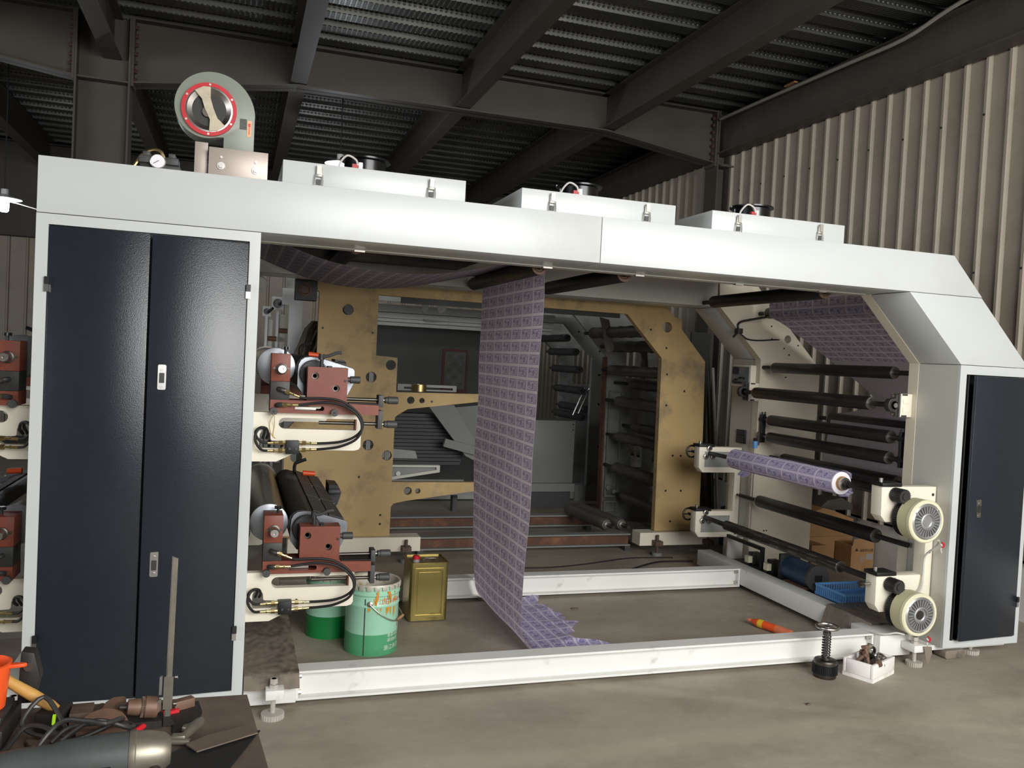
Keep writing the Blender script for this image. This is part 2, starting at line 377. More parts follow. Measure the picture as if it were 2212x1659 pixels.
def rnd_rect(x0, x1, z0, z1, r, seg=4):
    out = []
    for cx, cz, a0 in ((x1 - r, z1 - r, 0), (x0 + r, z1 - r, 90), (x0 + r, z0 + r, 180), (x1 - r, z0 + r, 270)):
        for k in range(seg + 1):
            a = math.radians(a0 + 90 * k / seg); out.append((cx + r * math.cos(a), cz + r * math.sin(a)))
    return out
def circ(cx, cz, r, n=20): return [(cx + r * math.cos(2 * math.pi * i / n), cz + r * math.sin(2 * math.pi * i / n)) for i in range(n)]

def plate_mesh(outer, holes, y0, y1, axis='Y'):
    """flat plate with holes: polygon in XZ (or YZ for axis X) between two planes"""
    cu = bpy.data.curves.new('tmp', 'CURVE'); cu.dimensions = '2D'; cu.fill_mode = 'BOTH'; cu.extrude = (y1 - y0) / 2
    for pts in [outer] + holes:
        sp = cu.splines.new('POLY'); sp.points.add(len(pts) - 1); sp.use_cyclic_u = True
        for p, q in zip(sp.points, pts): p.co = (q[0], q[1], 0, 1)
    o = bpy.data.objects.new('tmp', cu); COL.objects.link(o)
    bpy.context.view_layer.update()
    me = bpy.data.meshes.new_from_object(o.evaluated_get(bpy.context.evaluated_depsgraph_get()))
    yc = (y0 + y1) / 2; mb = MB()
    if axis == 'Y': mb.v = [V((p.co.x, yc - p.co.z, p.co.y)) for p in me.vertices]
    elif axis == 'X': mb.v = [V((yc + p.co.z, p.co.x, p.co.y)) for p in me.vertices]
    else: mb.v = [V((p.co.x, p.co.y, yc + p.co.z)) for p in me.vertices]
    mb.f = [tuple(p.vertices) for p in me.polygons]
    bpy.data.objects.remove(o); bpy.data.curves.remove(cu); bpy.data.meshes.remove(me)
    # weld
    bm = bmesh.new(); vv = [bm.verts.new(p) for p in mb.v]
    for f in mb.f:
        try: bm.faces.new([vv[i] for i in f])
        except ValueError: pass
    bmesh.ops.remove_doubles(bm, verts=bm.verts, dist=1e-5); bm.verts.index_update()
    mb.v = [p.co.copy() for p in bm.verts]; mb.f = [tuple(p.index for p in f.verts) for f in bm.faces]; bm.free()
    return mb
def text_mesh(body, size, align='LEFT'):
    cu = bpy.data.curves.new('tmp', 'FONT'); cu.body = body; cu.size = size; cu.align_x = align; cu.extrude = 0.0; cu.resolution_u = 3
    o = bpy.data.objects.new('tmp', cu); COL.objects.link(o); bpy.context.view_layer.update()
    me = bpy.data.meshes.new_from_object(o.evaluated_get(bpy.context.evaluated_depsgraph_get()))
    vs = [(p.co.x, p.co.y) for p in me.vertices]; fs = [tuple(p.vertices) for p in me.polygons]
    bpy.data.objects.remove(o); bpy.data.curves.remove(cu); bpy.data.meshes.remove(me)
    return vs, fs

def tag(o, label, cat, group=None):
    o['label'] = label; o['category'] = cat
    if group: o['group'] = group
    return o
def thing(name, label, cat, loc=(0, 0, 0), group=None):
    o = bpy.data.objects.new(name, None); o.empty_display_size = 0.05; COL.objects.link(o); o.location = loc; WL[o.name] = V(loc)
    return tag(o, label, cat, group)
def struct(o): o['kind'] = 'structure'; return o
def group_struct(name, loc=(0, 0, 0)):
    o = bpy.data.objects.new(name, None); o.empty_display_size = 0.05; COL.objects.link(o); o.location = loc; WL[o.name] = V(loc); o['kind'] = 'structure'; return o
def dup(root, dloc, label=None, mirror=False, group=None):
    r = root.copy(); COL.objects.link(r); r.location = V(root.location) + V(dloc); WL[r.name] = r.location.copy()
    if mirror: r.scale.x = -1
    if label: r['label'] = label
    if group: r['group'] = group
    for ch in list(root.children):
        c = ch.copy(); COL.objects.link(c); c.parent = r
        for g in list(ch.children):
            d = g.copy(); COL.objects.link(d); d.parent = c
    return r
def place(root, loc, rot=(0, 0, 0)):
    root.location = loc; root.rotation_euler = rot; WL[root.name] = V(loc); return root

# ================================================================== THE HALL
struct(MB().box(-8, 14, -16, 11, -0.12, 0).build('floor', 'concrete'))
WX = 6.0
def corr_profile(a0, a1, pitch, rw, side, h):
    """rib profile (along, height): flat with narrow raised ribs"""
    out = []; a = a0
    while a < a1 - 1e-6:
        e = min(a + pitch, a1)
        out += [(a, 0), (a + pitch - rw - 2 * side, 0), (a + pitch - rw - side, h), (a + pitch - side, h)]
        a = e
    out.append((a1, 0)); return out
def clad_sheet(name, parent, prof, zs, fn, mat):
    mb = MB(); n = len(prof)
    for z in zs: mb.v += [V(fn(a, h, z)) for a, h in prof]
    for k in range(len(zs) - 1):
        for i in range(n - 1): mb.f.append((k * n + i, k * n + i + 1, (k + 1) * n + i + 1, (k + 1) * n + i))
    return mb.build(name, mat, parent, flat=True)
wr = group_struct('wall_right', (WX, 0, 0))
# the dwarf wall and the backing behind the sheets
MB().box(WX + 0.0, WX + 0.24, -5.7, 11, 0, 0.42).build('dwarf_wall', 'white_dwarf', wr)
MB().box(WX + 0.06, WX + 0.12, -5.7, 11, 0.42, 4.6).build('wall_backing', 'dark_panel', wr)
y = -5.86
while y < 10.9:
    clad_sheet('cladding_sheet', wr, corr_profile(y, y + 0.8, 0.2, 0.022, 0.012, 0.03), (0.40, 4.12), lambda a, h, z: (WX - h, a, z), 'wall_panel')
    y += 0.8
for yy in [0.34 + 0.4 * k for k in range(12)]:
    for zz in (3.62, 2.45):
        MB().cyl((WX - 0.028, yy - 0.022, zz), (WX - 0.036, yy - 0.022, zz), 0.009, n=8).build('screw', 'charcoal', wr)
wb = group_struct('wall_back', (0, 10.6, 0))
MB().box(-8, 6.2, 10.64, 10.74, 0, 4.6).build('wall_backing', 'dark_panel', wb)
x = -8.0
while x < 6.0:
    clad_sheet('cladding_sheet', wb, corr_profile(x, x + 1.0, 0.25, 0.022, 0.012, 0.03), (0.1, 3.15), lambda a, h, z: (a, 10.62 - h, z), 'wall_panel')
    x += 1.0
wf = group_struct('wall_front', (0, -5.75, 0))
MB().box(-8, 1.1, -5.85, -5.70, 0, 4.6).build('wall_sheet', 'wall_panel', wf)
MB().box(1.1, 6.2, -5.85, -5.70, 4.3, 4.6).build('lintel', 'wall_panel', wf)
wl = group_struct('wall_left', (-8, 0, 0))
MB().box(-8.12, -8.02, -5.7, 11, 0, 1.3).build('wall_backing', 'dark_panel', wl)
MB().box(-8.12, -8.02, -5.7, 11, 3.5, 4.6).build('wall_backing', 'dark_panel', wl)
MB().box(-8.12, -8.02, 0.4, 11, 1.3, 3.5).build('wall_backing', 'dark_panel', wl)
y = -5.6
while y < 10.5:
    for zz in (((0.1, 1.3), (3.5, 4.5)) if y < 0.3 else ((0.1, 4.5),)):
        clad_sheet('cladding_sheet', wl, corr_profile(y, y + 1.0, 0.25, 0.022, 0.012, 0.03), zz, lambda a, h, z: (-8.0 + h, a, z), 'wall_panel')
    y += 1.0
# roof deck: trapezoidal ribs running along X, one sheet per bay between the beams
ce = group_struct('ceiling', (0, 0, 4.52))
MB().box(-8.1, 6.2, -5.7, 11, 4.62, 4.70).build('slab', 'dark_panel', ce)
BX = [-8.1, -5.24, -3.62, -2.0, -0.38, 1.24, 2.86, 4.48, 6.05]
dp = []; yy = -5.7
while yy < 10.9:
    dp += [(yy, 0), (yy + 0.15, 0), (yy + 0.185, 0.075), (yy + 0.30, 0.075)]; yy += 0.335
for a, b in zip(BX[:-1], BX[1:]):
    clad_sheet('deck_sheet', ce, dp, (a, b), lambda p, h, x: (x, p, 4.535 + h), 'roof_deck')
def ibeam(mb, x0, x1, y0, y1, z0, z1, axis, fw, ft=0.014, wt=0.01):
    """I-section running along axis; z0..z1 depth, centred on the other axis"""
    if axis == 'Y':
        c = (x0 + x1) / 2
        mb.box(c - fw / 2, c + fw / 2, y0, y1, z0, z0 + ft).box(c - fw / 2, c + fw / 2, y0, y1, z1 - ft, z1).box(c - wt / 2, c + wt / 2, y0, y1, z0 + ft, z1 - ft)
    else:
        c = (y0 + y1) / 2
        mb.box(x0, x1, c - fw / 2, c + fw / 2, z0, z0 + ft).box(x0, x1, c - fw / 2, c + fw / 2, z1 - ft, z1).box(x0, x1, c - wt / 2, c + wt / 2, z0 + ft, z1 - ft)
    return mb
GY = 4.65
nb = 0
for bx in BX[1:-1]:
    for (y0, y1) in ((-5.7, GY - 0.01), (GY + 0.01, 10.5)):
        nb += 1
        ibeam(MB(), bx, bx, y0, y1, 4.15, 4.525, 'Y', 0.15).build('trim_%d' % nb, 'steel_beam')['kind'] = 'structure'
# haunched main girder along X with end plates and bolts
def girder(n, X0, X1, h0, h1, zt=4.525, zm=4.13, ze=3.94, fw=0.2):
    g = group_struct('trim_%d' % n, ((X0 + X1) / 2, GY, 0))
    bot = [(X0, ze if h0 else zm)] + ([(X0 + h0, zm)] if h0 else []) + ([(X1 - h1, zm)] if h1 else []) + [(X1, ze if h1 else zm)]
    MB().prism([(X0, zt), (X1, zt)] + bot[::-1], GY - 0.006, GY + 0.006).build('web', 'steel_beam', g)
    MB().box(X0, X1, GY - fw / 2, GY + fw / 2, zt - 0.014, zt).build('flange', 'steel_beam', g)
    mb = MB()
    for (xa, za), (xb, zb) in zip(bot[:-1], bot[1:]): mb.prism([(xa, za), (xb, zb), (xb, zb + 0.014), (xa, za + 0.014)], GY - fw / 2, GY + fw / 2)
    mb.build('flange', 'steel_beam', g)
    for xx, s in ((X0, 1), (X1, -1)):
        MB().box(min(xx, xx + s * 0.025), max(xx, xx + s * 0.025), GY - 0.11, GY + 0.11, ze - 0.03, zt).build('end_plate', 'steel_beam', g)
        for k in range(7):
            z = ze + 0.04 + k * 0.078
            MB().cyl((xx + s * 0.025, GY - 0.06, z), (xx + s * 0.05, GY - 0.06, z), 0.018, n=6).build('bolt', 'rust', g)
    return g
girder(30, -0.22, 5.80, 1.45, 1.35); girder(31, -6.2, -0.67, 1.3, 1.45)
def column(n, x0, x1, y, fl, top=4.52):
    g = group_struct('trim_%d' % n, ((x0 + x1) / 2, y, 0))
    MB().box(x0, x0 + 0.016, y - fl / 2, y + fl / 2, 0, top).build('flange', 'steel_beam', g)
    MB().box(x1 - 0.016, x1, y - fl / 2, y + fl / 2, 0, top).build('flange', 'steel_beam', g)
    MB().box(x0 + 0.016, x1 - 0.016, y - 0.006, y + 0.006, 0, top).build('web', 'steel_beam', g)
    MB().box(x0 + 0.016, x1 - 0.016, y - fl / 2 + 0.01, y + fl / 2 - 0.01, 3.93, 3.945).build('stiffener', 'steel_beam', g)
    return g
column(32, -0.67, -0.22, GY, 0.25); column(33, 5.80, 5.97, GY, 0.25)
MB().box(5.83, 5.99, GY - 0.16, GY + 0.02, 3.905, 3.925).build('trim_34', 'steel_beam')['kind'] = 'structure'
# edge beam under the deck along the right wall, with a conduit clipped along its top
ibeam(MB(), 5.88, 5.88, -5.7, 10.5, 4.04, 4.42, 'Y', 0.17).build('trim_35', 'steel_beam')['kind'] = 'structure'
ibeam(MB(), -8, 6, 10.5, 10.5, 3.1, 4.5, 'X', 0.2).build('trim_36', 'steel_beam')['kind'] = 'structure'
cd = tag(MB().tube([(5.79, 4.5, 4.42), (5.785, 3.4, 4.40), (5.78, 2.4, 4.375), (5.77, 1.75, 4.36), (5.77, 1.3, 4.43), (5.78, 0.8, 4.47), (5.78, 0.2, 4.475), (5.78, -2.5, 4.47)], 0.017, 8).build('cable_conduit', 'conduit'),
         'thin grey cable conduit sagging along the dark edge beam above the ribbed wall', 'conduit')
for i, yy in enumerate((3.15, 0.72)):
    tag(MB().box(5.76, 5.80, yy, yy + 0.16, 4.425, 4.44).build('wooden_wedge', 'kraft'), ['orange wooden wedge under the conduit near the wall column', 'orange wooden wedge under the conduit near the upper right corner'][i], 'wedge')
# pendant lamps
def pendant(loc, label, lamp=True, power=14):
    x, y, z = loc
    t = thing('pendant_lamp', label, 'lamp', (x, y, z), 'pendant lamps')
    MB().lathe((x, y, z), (0, 0, 1), [(0.16, 0.0), (0.155, 0.006), (0.06, 0.035), (0.035, 0.05), (0.035, 0.10), (0.0001, 0.105)]).build('lamp_shade', 'white_paint', t)
    MB().lathe((x, y, z), (0, 0, 1), [(0.0001, -0.13), (0.03, -0.128), (0.042, -0.11), (0.045, -0.02), (0.03, 0.012), (0.0001, 0.015)]).build('bulb', 'bulb', t)
    MB().cyl((x, y, z + 0.1), (x, y, 4.61), 0.006, n=6).build('cord', 'black', t)
    l = bpy.data.lights.new('pendant_light', 'POINT'); l.energy = power; l.color = (0.85, 0.92, 1.0); l.shadow_soft_size = 0.05
    o = bpy.data.objects.new('pendant_light', l); COL.objects.link(o); o.location = (x, y, z - 0.19)
pendant((-1.52, 6.0, 3.0), 'glowing pendant lamp with a white disc shade left of the tall cabinet')
pendant((1.74, 5.3, 3.60), 'pendant lamp peeking out behind the first white hood on top', power=14)
tag(MB().tube([(-2.6, 5.9, 3.06), (-1.6, 6.0, 3.0), (-0.9, 6.0, 2.86), (-0.2, 6.0, 2.8)], 0.006, 6).build('lamp_cable', 'cable_white'), 'thin drooping cable beside the glowing pendant lamp', 'cable')

# ================================================================== THE PRESS: carcass
ZL, ZC, XA, XB, XR, H = 2.125, 1.731, 4.344, 4.743, 5.311, 2.35
def hinge(parent, x, z, y=-0.006):
    h = MB().box(x - 0.009, x + 0.009, y - 0.012, y, z, z + 0.028).build('hinge', 'steel_bright', parent)
    MB().box(x - 0.008, x + 0.010, y - 0.013, y, z + 0.029, z + 0.055).build('hinge', 'black', parent)
def latch_handle(parent, x, z, y):
    h = MB().prism(rnd_rect(x - 0.016, x + 0.016, z - 0.052, z + 0.052, 0.006), y - 0.006, y).build('handle', 'steel_bright', parent)
    return h
def leaf(parent, x0, x1, z0, z1, y0, y1, hx, hz, handles, name='door'):
    d = MB().box(x0, x1, y0, y1, z0, z1).build(name, 'door_navy', parent, bev=0.003)
    for (x, z) in handles:
        MB().prism(rnd_rect(x - 0.016, x + 0.016, z - 0.052, z + 0.052, 0.006), y0 - 0.005, y0).build('handle', 'steel_bright', d)
        MB().prism(rnd_rect(x - 0.010, x + 0.010, z - 0.024, z + 0.018, 0.003), y0 - 0.009, y0 - 0.005).build('handle_paddle', 'charcoal', d)
        for dz in (-0.040, 0.030):
            MB().cyl((x, y0 - 0.004, z + dz), (x, y0 - 0.009, z + dz), 0.007, n=10).build('rivet', 'steel', d)
    for z in hz:
        MB().box(hx - 0.008, hx + 0.010, y0 - 0.010, y0 + 0.004, z, z + 0.03).build('hinge', 'black', d)
        MB().box(hx - 0.009, hx + 0.009, y0 - 0.009, y0 + 0.004, z - 0.03, z - 0.001).build('hinge', 'steel_bright', d)
    return d
# tall double-door cabinet on the print section
WC = 0.86
cb = thing('tall_cabinet', 'tall white steel cabinet with two dark navy doors', 'cabinet', (0.43, 0.15, 0.08))
plate_mesh([(0, 0.08), (WC, 0.08), (WC, ZL - 0.003), (0, ZL - 0.003)], [[(0.045, 0.128), (0.815, 0.128), (0.815, 2.08), (0.045, 2.08)]], 0.0, 0.02).build('frame', 'white_paint', cb)
MB().box(0.0, WC, 0.028, 0.305, 0.08, ZL - 0.003).build('body', 'white_paint', cb)
MB().box(0.03, WC - 0.03, 0.0205, 0.0275, 0.1, 2.1).build('gap_shade', 'black', cb)  # black sheet that paints the shade in the gaps round the doors
d1 = leaf(cb, 0.049, 0.424, 0.132, 2.076, -0.002, 0.019, 0.046, (1.84, 0.385), [])
d2 = leaf(cb, 0.432, 0.812, 0.132, 2.072, -0.006, 0.015, 0.815, (1.865, 0.385), [(0.487, 1.485), (0.484, 0.702)])
def swing(d, c, px, deg):
    piv = V((px, 0.0, 0)) - WL[c.name]
    d.matrix_basis = Matrix.Translation(piv) @ Matrix.Rotation(math.radians(deg), 4, 'Z') @ Matrix.Translation(-piv) @ Matrix.Translation(d.location)
swing(d2, cb, 0.812, 4.6); swing(d1, cb, 0.049, -2.2)
# far twin of the cabinet, behind
cf = thing('tall_cabinet', 'rear white steel cabinet hidden behind the navy-doored one', 'cabinet', (0.43, 2.17, 0.08))
MB().box(0.0, WC, 2.02, 2.333, 0.08, ZL - 0.003).build('body', 'white_paint', cf)
# print-section core between the two cabinets
cr = thing('print_section_frame', 'ivory side plates and dark core between the tall cabinets', 'machine frame', (0.43, 1.16, 0.0))
MB().box(0.01, WC - 0.002, 0.308, 0.385, 0.16, H - 0.03).build('side_plate', 'ivory', cr)
MB().box(0.01, WC - 0.002, 1.945, 2.017, 0.16, H - 0.03).build('side_plate', 'ivory', cr)
MB().box(0.16, 0.70, 0.39, 1.94, 0.2, 2.2).build('core', 'charcoal', cr)
# overhead beams
def beam(y0, y1, name, label, front):
    t = thing(name, label, 'beam', (2.4, (y0 + y1) / 2, ZL))
    MB().box(0, 2.450, y0, y1, ZL, H).build('beam_cover', 'white_paint', t, bev=0.002)
    MB().prism([(2.453, ZL), (4.867, ZL), (4.642, H), (2.453, H)], y0, y1).build('beam_cover', 'white_paint', t, bev=0.002)
    return t
bn = beam(0.0, 0.31, 'overhead_beam', 'long white overhead beam across the front of the press', True)
bf = beam(2.02, 2.333, 'overhead_beam', 'rear overhead beam seen behind the black top rollers', False)
for (ya, yb, lab) in ((0.313, 0.385, 'front'), (1.945, 2.017, 'rear')):
    t = thing('tie_plate', '%s grey inner plate under the %s overhead beam carrying roller ends' % (('near', 'front') if lab == 'front' else ('far', 'rear')), 'plate', (2.4, (ya + yb) / 2, ZL - 0.005))
    MB().box(0.868, XA - 0.03, ya, yb, ZL - 0.004, H - 0.01).build('plate', 'grey_white', t)
    if lab == 'front':
        for xx in (1.30, 2.27, 2.80, 3.42, 3.98):
            MB().box(xx, xx + 0.05, ya - 0.004, yb - 0.05, ZL - 0.012, ZL - 0.004).build('clip', 'galv', t)
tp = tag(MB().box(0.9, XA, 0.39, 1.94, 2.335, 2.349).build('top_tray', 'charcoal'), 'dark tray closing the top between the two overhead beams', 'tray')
tag(MB().box(0.95, 2.21, 0.42, 1.92, 2.232, 2.33).build('void_box', 'charcoal'), 'added dark box standing for the dark void above the sagging printed web', 'void filler')  # added box, its dark colour stands for the shade above the web
# slanted end arms, end cabinets and side plates
def end_side(near):
    y0, y1 = (0.0, 0.3075) if near else (2.0255, 2.333)
    p0, p1 = (0.3105, 0.388) if near else (1.945, 2.0225)
    a = 'front' if near else 'rear'
    t = thing('press_end_cover', '%s white slanted arm joining overhead beam and end cabinet' % a, 'machine cover', (4.8, (y0 + y1) / 2, ZC))
    MB().prism([(XA, ZL - 0.003), (4.864, ZL - 0.003), (5.258, ZC + 0.002), (XB, ZC + 0.002)], y0, y1).build('cover', 'white_paint', t, bev=0.002)
    pl = thing('end_side_plate', '%s cream side plate behind the slanted arm with bolt holes' % a, 'plate', (4.9, (p0 + p1) / 2, 0.05))
    holes = [] if near else [circ(4.98, 1.905, 0.032)]
    outer = [(XB - 0.004, 0.05), (5.305, 0.05), (5.305, 1.68), (4.64, 2.34), (XA - 0.02, 2.34), (XA - 0.004, ZL), (XB - 0.004, ZC)]
    plate_mesh(outer, holes, p0, p1).build('plate', 'cream_paint', pl)
    if not near:
        for (hx, hz) in ((4.82, 2.0), (4.95, 1.83), (5.08, 1.86), (5.0, 1.78), (4.98, 1.6), (4.86, 0.36), (4.885, 0.36), (4.83, 1.9)):
            MB().cyl((hx, p0 - 0.002, hz), (hx, p0 + 0.004, hz), 0.007, n=8).build('bolt_hole', 'black', pl)
    c = thing('end_cabinet', '%s white end cabinet %s' % (a, 'with one narrow navy door standing ajar' if near else 'carrying the grey control panel'), 'cabinet', (5.03, (y0 + y1) / 2, 0.08))
    if near:
        plate_mesh([(XB, 0.081), (XR, 0.081), (XR, 1.681), (5.261, ZC - 0.001), (XB, ZC - 0.001)], [[(4.79, 0.122), (5.272, 0.122), (5.272, 1.678), (4.79, 1.678)]], 0.0, 0.02).build('frame', 'white_paint', c)
        MB().box(XB, XB + 0.012, 0.021, 0.3075, 0.081, ZC - 0.001).box(XR - 0.012, XR, 0.021, 0.3075, 0.081, 1.68).box(XB + 0.012, XR - 0.012, 0.021, 0.3075, 0.081, 0.095).build('body', 'grey_white', c)
        MB().box(XB + 0.013, XR - 0.013, 0.10, 0.12, 0.1, 1.7).build('inside_shade', 'black', c)  # black sheet standing for the dark inside behind the ajar door
        d = leaf(c, 4.815, 5.270, 0.13, 1.672, -0.012, 0.010, 5.272, (0.335,), [(4.895, 0.905)])
        # door stands ajar: swing the leaf about its right edge
        swing(d, c, 5.27, 4.5)
    else:
        MB().prism([(XB, 0.05), (XR, 0.05), (XR, 1.681), (5.261, ZC - 0.001), (XB, ZC - 0.001)], y0, y1).build('body', 'grey_white', c)
    return c
cN = end_side(True); cF = end_side(False)
MB().box(4.805, 4.812, -0.0, 0.07, 0.123, 1.676).build('door_stop', 'charcoal', cN)
# levelling foot: bolt, nut, block and knurled pad
def level_foot(parent, x, y, ztop, block=None, mat='white_rail', r=0.045):
    if block:
        MB().box(*block).build('foot_block', mat, parent, bev=0.003)
    MB().cyl((x, y, 0.02), (x, y, ztop), 0.011, n=10).build('foot_bolt', 'foot_grey', parent)
    MB().cyl((x, y, ztop - 0.022), (x, y, ztop), 0.018, n=6).build('foot_nut', 'foot_grey', parent)
    if block: MB().cyl((x, y, block[5]), (x, y, block[5] + 0.016), 0.020, n=6).build('foot_nut', 'foot_grey', parent)
    b = MB(); b.gear((0, 0), r, 26, -0.024, 0, 0.003); b.v = [V((p.x + x, p.z + y, -p.y)) for p in b.v]
    b.build('foot_pad', 'foot_grey', parent)
# base rails
def base_rail(x0, x1, yf, label):
    t = thing('base_rail', label, 'rail', ((x0 + x1) / 2, yf + 0.05, 0.02))
    MB().box(x0, x1, yf, yf + 0.10, 0.021, 0.032).build('flange', 'white_rail', t)
    MB().box(x0, x1, yf, yf + 0.10, 0.146, 0.157).build('flange', 'white_rail', t)
    MB().box(x0, x1, yf + 0.045, yf + 0.055, 0.032, 0.146).build('web', 'white_rail', t)
    for xx in (x0, x1 - 0.012):
        MB().box(xx, xx + 0.012, yf + 0.002, yf + 0.098, 0.03, 0.150).build('end_plate', 'white_rail', t)
        s = 1 if xx == x0 else -1
        for zz in (0.052, 0.128):
            a = xx + (0.012 if s > 0 else 0)
            MB().cyl((a, yf + 0.022, zz), (a + s * 0.014, yf + 0.022, zz), 0.011, n=6).build('bolt', 'galv', t)
    return t
base_rail(1.096, 4.338, 0.10, 'long white floor rail along the front of the press')
base_rail(1.096, 4.418, 1.58, 'white floor rail at the back, passing behind the oil tin')
# left cross base
lb = thing('cross_base', 'white base block with levelling foot at the tall cabinet', 'machine base', (0.55, 1.0, 0.03))
MB().box(-0.12, 1.094, 0.39, 1.94, 0.034, 0.156).build('base_beam', 'white_rail', lb, bev=0.003)
MB().box(0.866, 1.094, 0.05, 0.389, 0.034, 0.156).build('base_end', 'white_rail', lb, bev=0.003)
MB().box(-0.12, -0.006, 0.05, 0.389, 0.034, 0.156).build('base_end', 'white_rail', lb, bev=0.003)
level_foot(lb, 0.992, -0.012, 0.176, (0.958, 1.036, -0.05, 0.049, 0.092, 0.134), r=0.05)
level_foot(lb, -0.02, -0.01, 0.176, (-0.06, 0.02, -0.045, 0.049, 0.092, 0.134))
# right cross base
rb = thing('cross_base', 'white base beam running back under the paper roll end', 'machine base', (4.48, 1.0, 0.03))
MB().box(4.42, 4.54, 0.30, 2.2, 0.036, 0.157).build('base_beam', 'white_rail', rb, bev=0.003)
MB().box(4.342, 4.56, 0.055, 0.298, 0.036, 0.157).build('base_beam', 'white_rail', rb, bev=0.003)
MB().box(4.562, 5.28, 0.06, 0.29, 0.050, 0.079).build('base_sole', 'white_rail', rb)
MB().box(4.545, 4.735, 0.39, 1.94, 0.04, 0.14).build('base_tray', 'charcoal', rb)
level_foot(rb, 4.53, -0.01, 0.165, (4.49, 4.585, -0.05, 0.052, 0.085, 0.125))
level_foot(rb, 5.06, 0.10, 0.06, None, r=0.05)
bst = tag(MB().prism(rnd_rect(4.80, 4.955, 0.001, 0.052, 0.018), 0.03, 0.12).build('foam_block', 'plastic_sheet', bev=0.004), 'pale rounded block lying under the front end cabinet', 'block')

# ================================================================== on top: hoods, blower, regulator
def hood(x0, label):
    x1 = x0 + 0.83; t = thing('exhaust_hood', label, 'hood', (x0 + 0.415, 0.75, H), 'white exhaust hoods on top of the press')
    MB().box(x0, x1, 0.05, 1.55, H + 0.001, 2.457).build('box', 'white_paint', t, bev=0.003)
    for lx in (x0 + 0.155, x0 + 0.665):
        l = MB().box(lx - 0.014, lx + 0.014, 0.036, 0.0495, 2.395, 2.437).build('latch', 'latch_grey', t, bev=0.003)
        MB().box(lx - 0.010, lx + 0.010, 0.030, 0.036, 2.405, 2.445).build('latch_lever', 'latch_grey', l)
        MB().tube([(lx - 0.015, 0.040, 2.405), (lx - 0.018, 0.038, 2.375), (lx - 0.018, 0.040, 2.352), (lx + 0.018, 0.040, 2.352), (lx + 0.018, 0.038, 2.375), (lx + 0.015, 0.040, 2.405)], 0.003, 6, sub=1).build('latch_wire', 'latch_grey', l)
        MB().box(lx - 0.010, lx + 0.010, 0.040, 0.0495, 2.362, 2.385).build('latch_keeper', 'dark_grey', l)
    cx, cy = x0 + 0.39, 0.29
    # compact axial fan: square-ish frame with round throat, hub, blades, terminal block and lead
    f = MB().lathe((cx, cy, 2.4575), (0, 0, 1), [(0.115, 0), (0.115, 0.006), (0.100, 0.010), (0.100, 0.075), (0.120, 0.080), (0.120, 0.088), (0.096, 0.088), (0.094, 0.004)], 32).build('fan_housing', 'black_gloss', t)
    MB().cyl((cx, cy, 2.462), (cx, cy, 2.53), 0.04, n=20).build('fan_hub', 'charcoal', f)
    for k in range(5):
        a = k * 2 * math.pi / 5
        MB().obox((cx + 0.066 * math.cos(a), cy + 0.066 * math.sin(a), 2.50), (0.05, 0.05, 0.004), (0.5, 0, a)).build('fan_blade', 'black', f)
    MB().box(cx - 0.075, cx - 0.045, cy - 0.118, cy - 0.100, 2.470, 2.500).build('terminal_block', 'terminal_red', f)
    MB().box(cx - 0.045, cx - 0.028, cy - 0.116, cy - 0.100, 2.465, 2.51).build('label_plate', 'alu', f)
    MB().tube([(cx - 0.135, cy - 0.09, 2.463), (cx - 0.13, cy - 0.10, 2.50), (cx - 0.10, cy - 0.115, 2.535), (cx - 0.06, cy - 0.118, 2.52), (cx - 0.05, cy - 0.115, 2.495)], 0.005, 7).build('lead', 'cable_white', f)
    return t
hood(0.940, 'first white exhaust hood beside the grey blower, with black fan')
hood(2.047, 'middle white exhaust hood with two latches and a black fan')
hood(3.090, 'last white exhaust hood nearest the slanted arm, with black fan')

bl = thing('blower', 'grey centrifugal blower with red inlet ring on a steel bracket', 'blower', (0.69, 0.15, H))
bc = (0.627, 2.640); by0, by1 = 0.10, 0.22
vol = []
for k in range(0, 49):                       # volute: radius grows towards the outlet
    a = math.radians(-75 - 285 * k / 48); rr = 0.118 + 0.072 * (k / 48) ** 1.15
    vol.append((bc[0] + rr * math.cos(a), bc[1] + rr * math.sin(a)))
vol = [(x, z) for x, z in vol if True]
vol += [(0.816, 2.62), (0.816, 2.476), (0.69, 2.476), (0.69, 2.53)]
MB().prism(vol, by0, by1).build('volute', 'fan_green', bl, bev=0.003)
ANN = [(0.113, 0.0), (0.113, 0.014), (0.097, 0.014), (0.097, 0.0)]
MB().lathe((bc[0], by0, bc[1]), (0, -1, 0), ANN + ANN[:1], 44, caps=False).build('inlet_ring', 'red_paint', bl)
MB().lathe((bc[0], by0, bc[1]), (0, -1, 0), [(0.0968, 0.001), (0.0968, 0.012), (0.090, 0.013), (0.070, 0.002)], 44, caps=False).build('inlet_cone', 'steel', bl)
MB().cyl((bc[0], by0 - 0.0016, bc[1]), (bc[0], by0 - 0.0002, bc[1]), 0.071, n=32).build('throat', 'blower_dark', bl)
MB().cyl((bc[0] - 0.006, by0 - 0.016, bc[1] - 0.012), (bc[0] - 0.006, by0 - 0.0126, bc[1] - 0.012), 0.022, n=20).build('shaft_end', 'steel_dark', bl)
dm = [(bc[0] + rr * math.cos(math.radians(a)), bc[1] + rr * math.sin(math.radians(a))) for rr, a in ((0.094, 88), (0.096, 104), (0.094, 126), (0.022, 150), (0.040, -62 - 20), (0.092, -88), (0.096, -70), (0.092, -46), (0.022, -22))]
order = [(0.094, 88), (0.096, 106), (0.094, 130), (0.050, 128), (0.018, 178), (0.045, -84), (0.094, -88), (0.096, -68), (0.094, -44), (0.050, -46), (0.018, 10), (0.045, 84)]
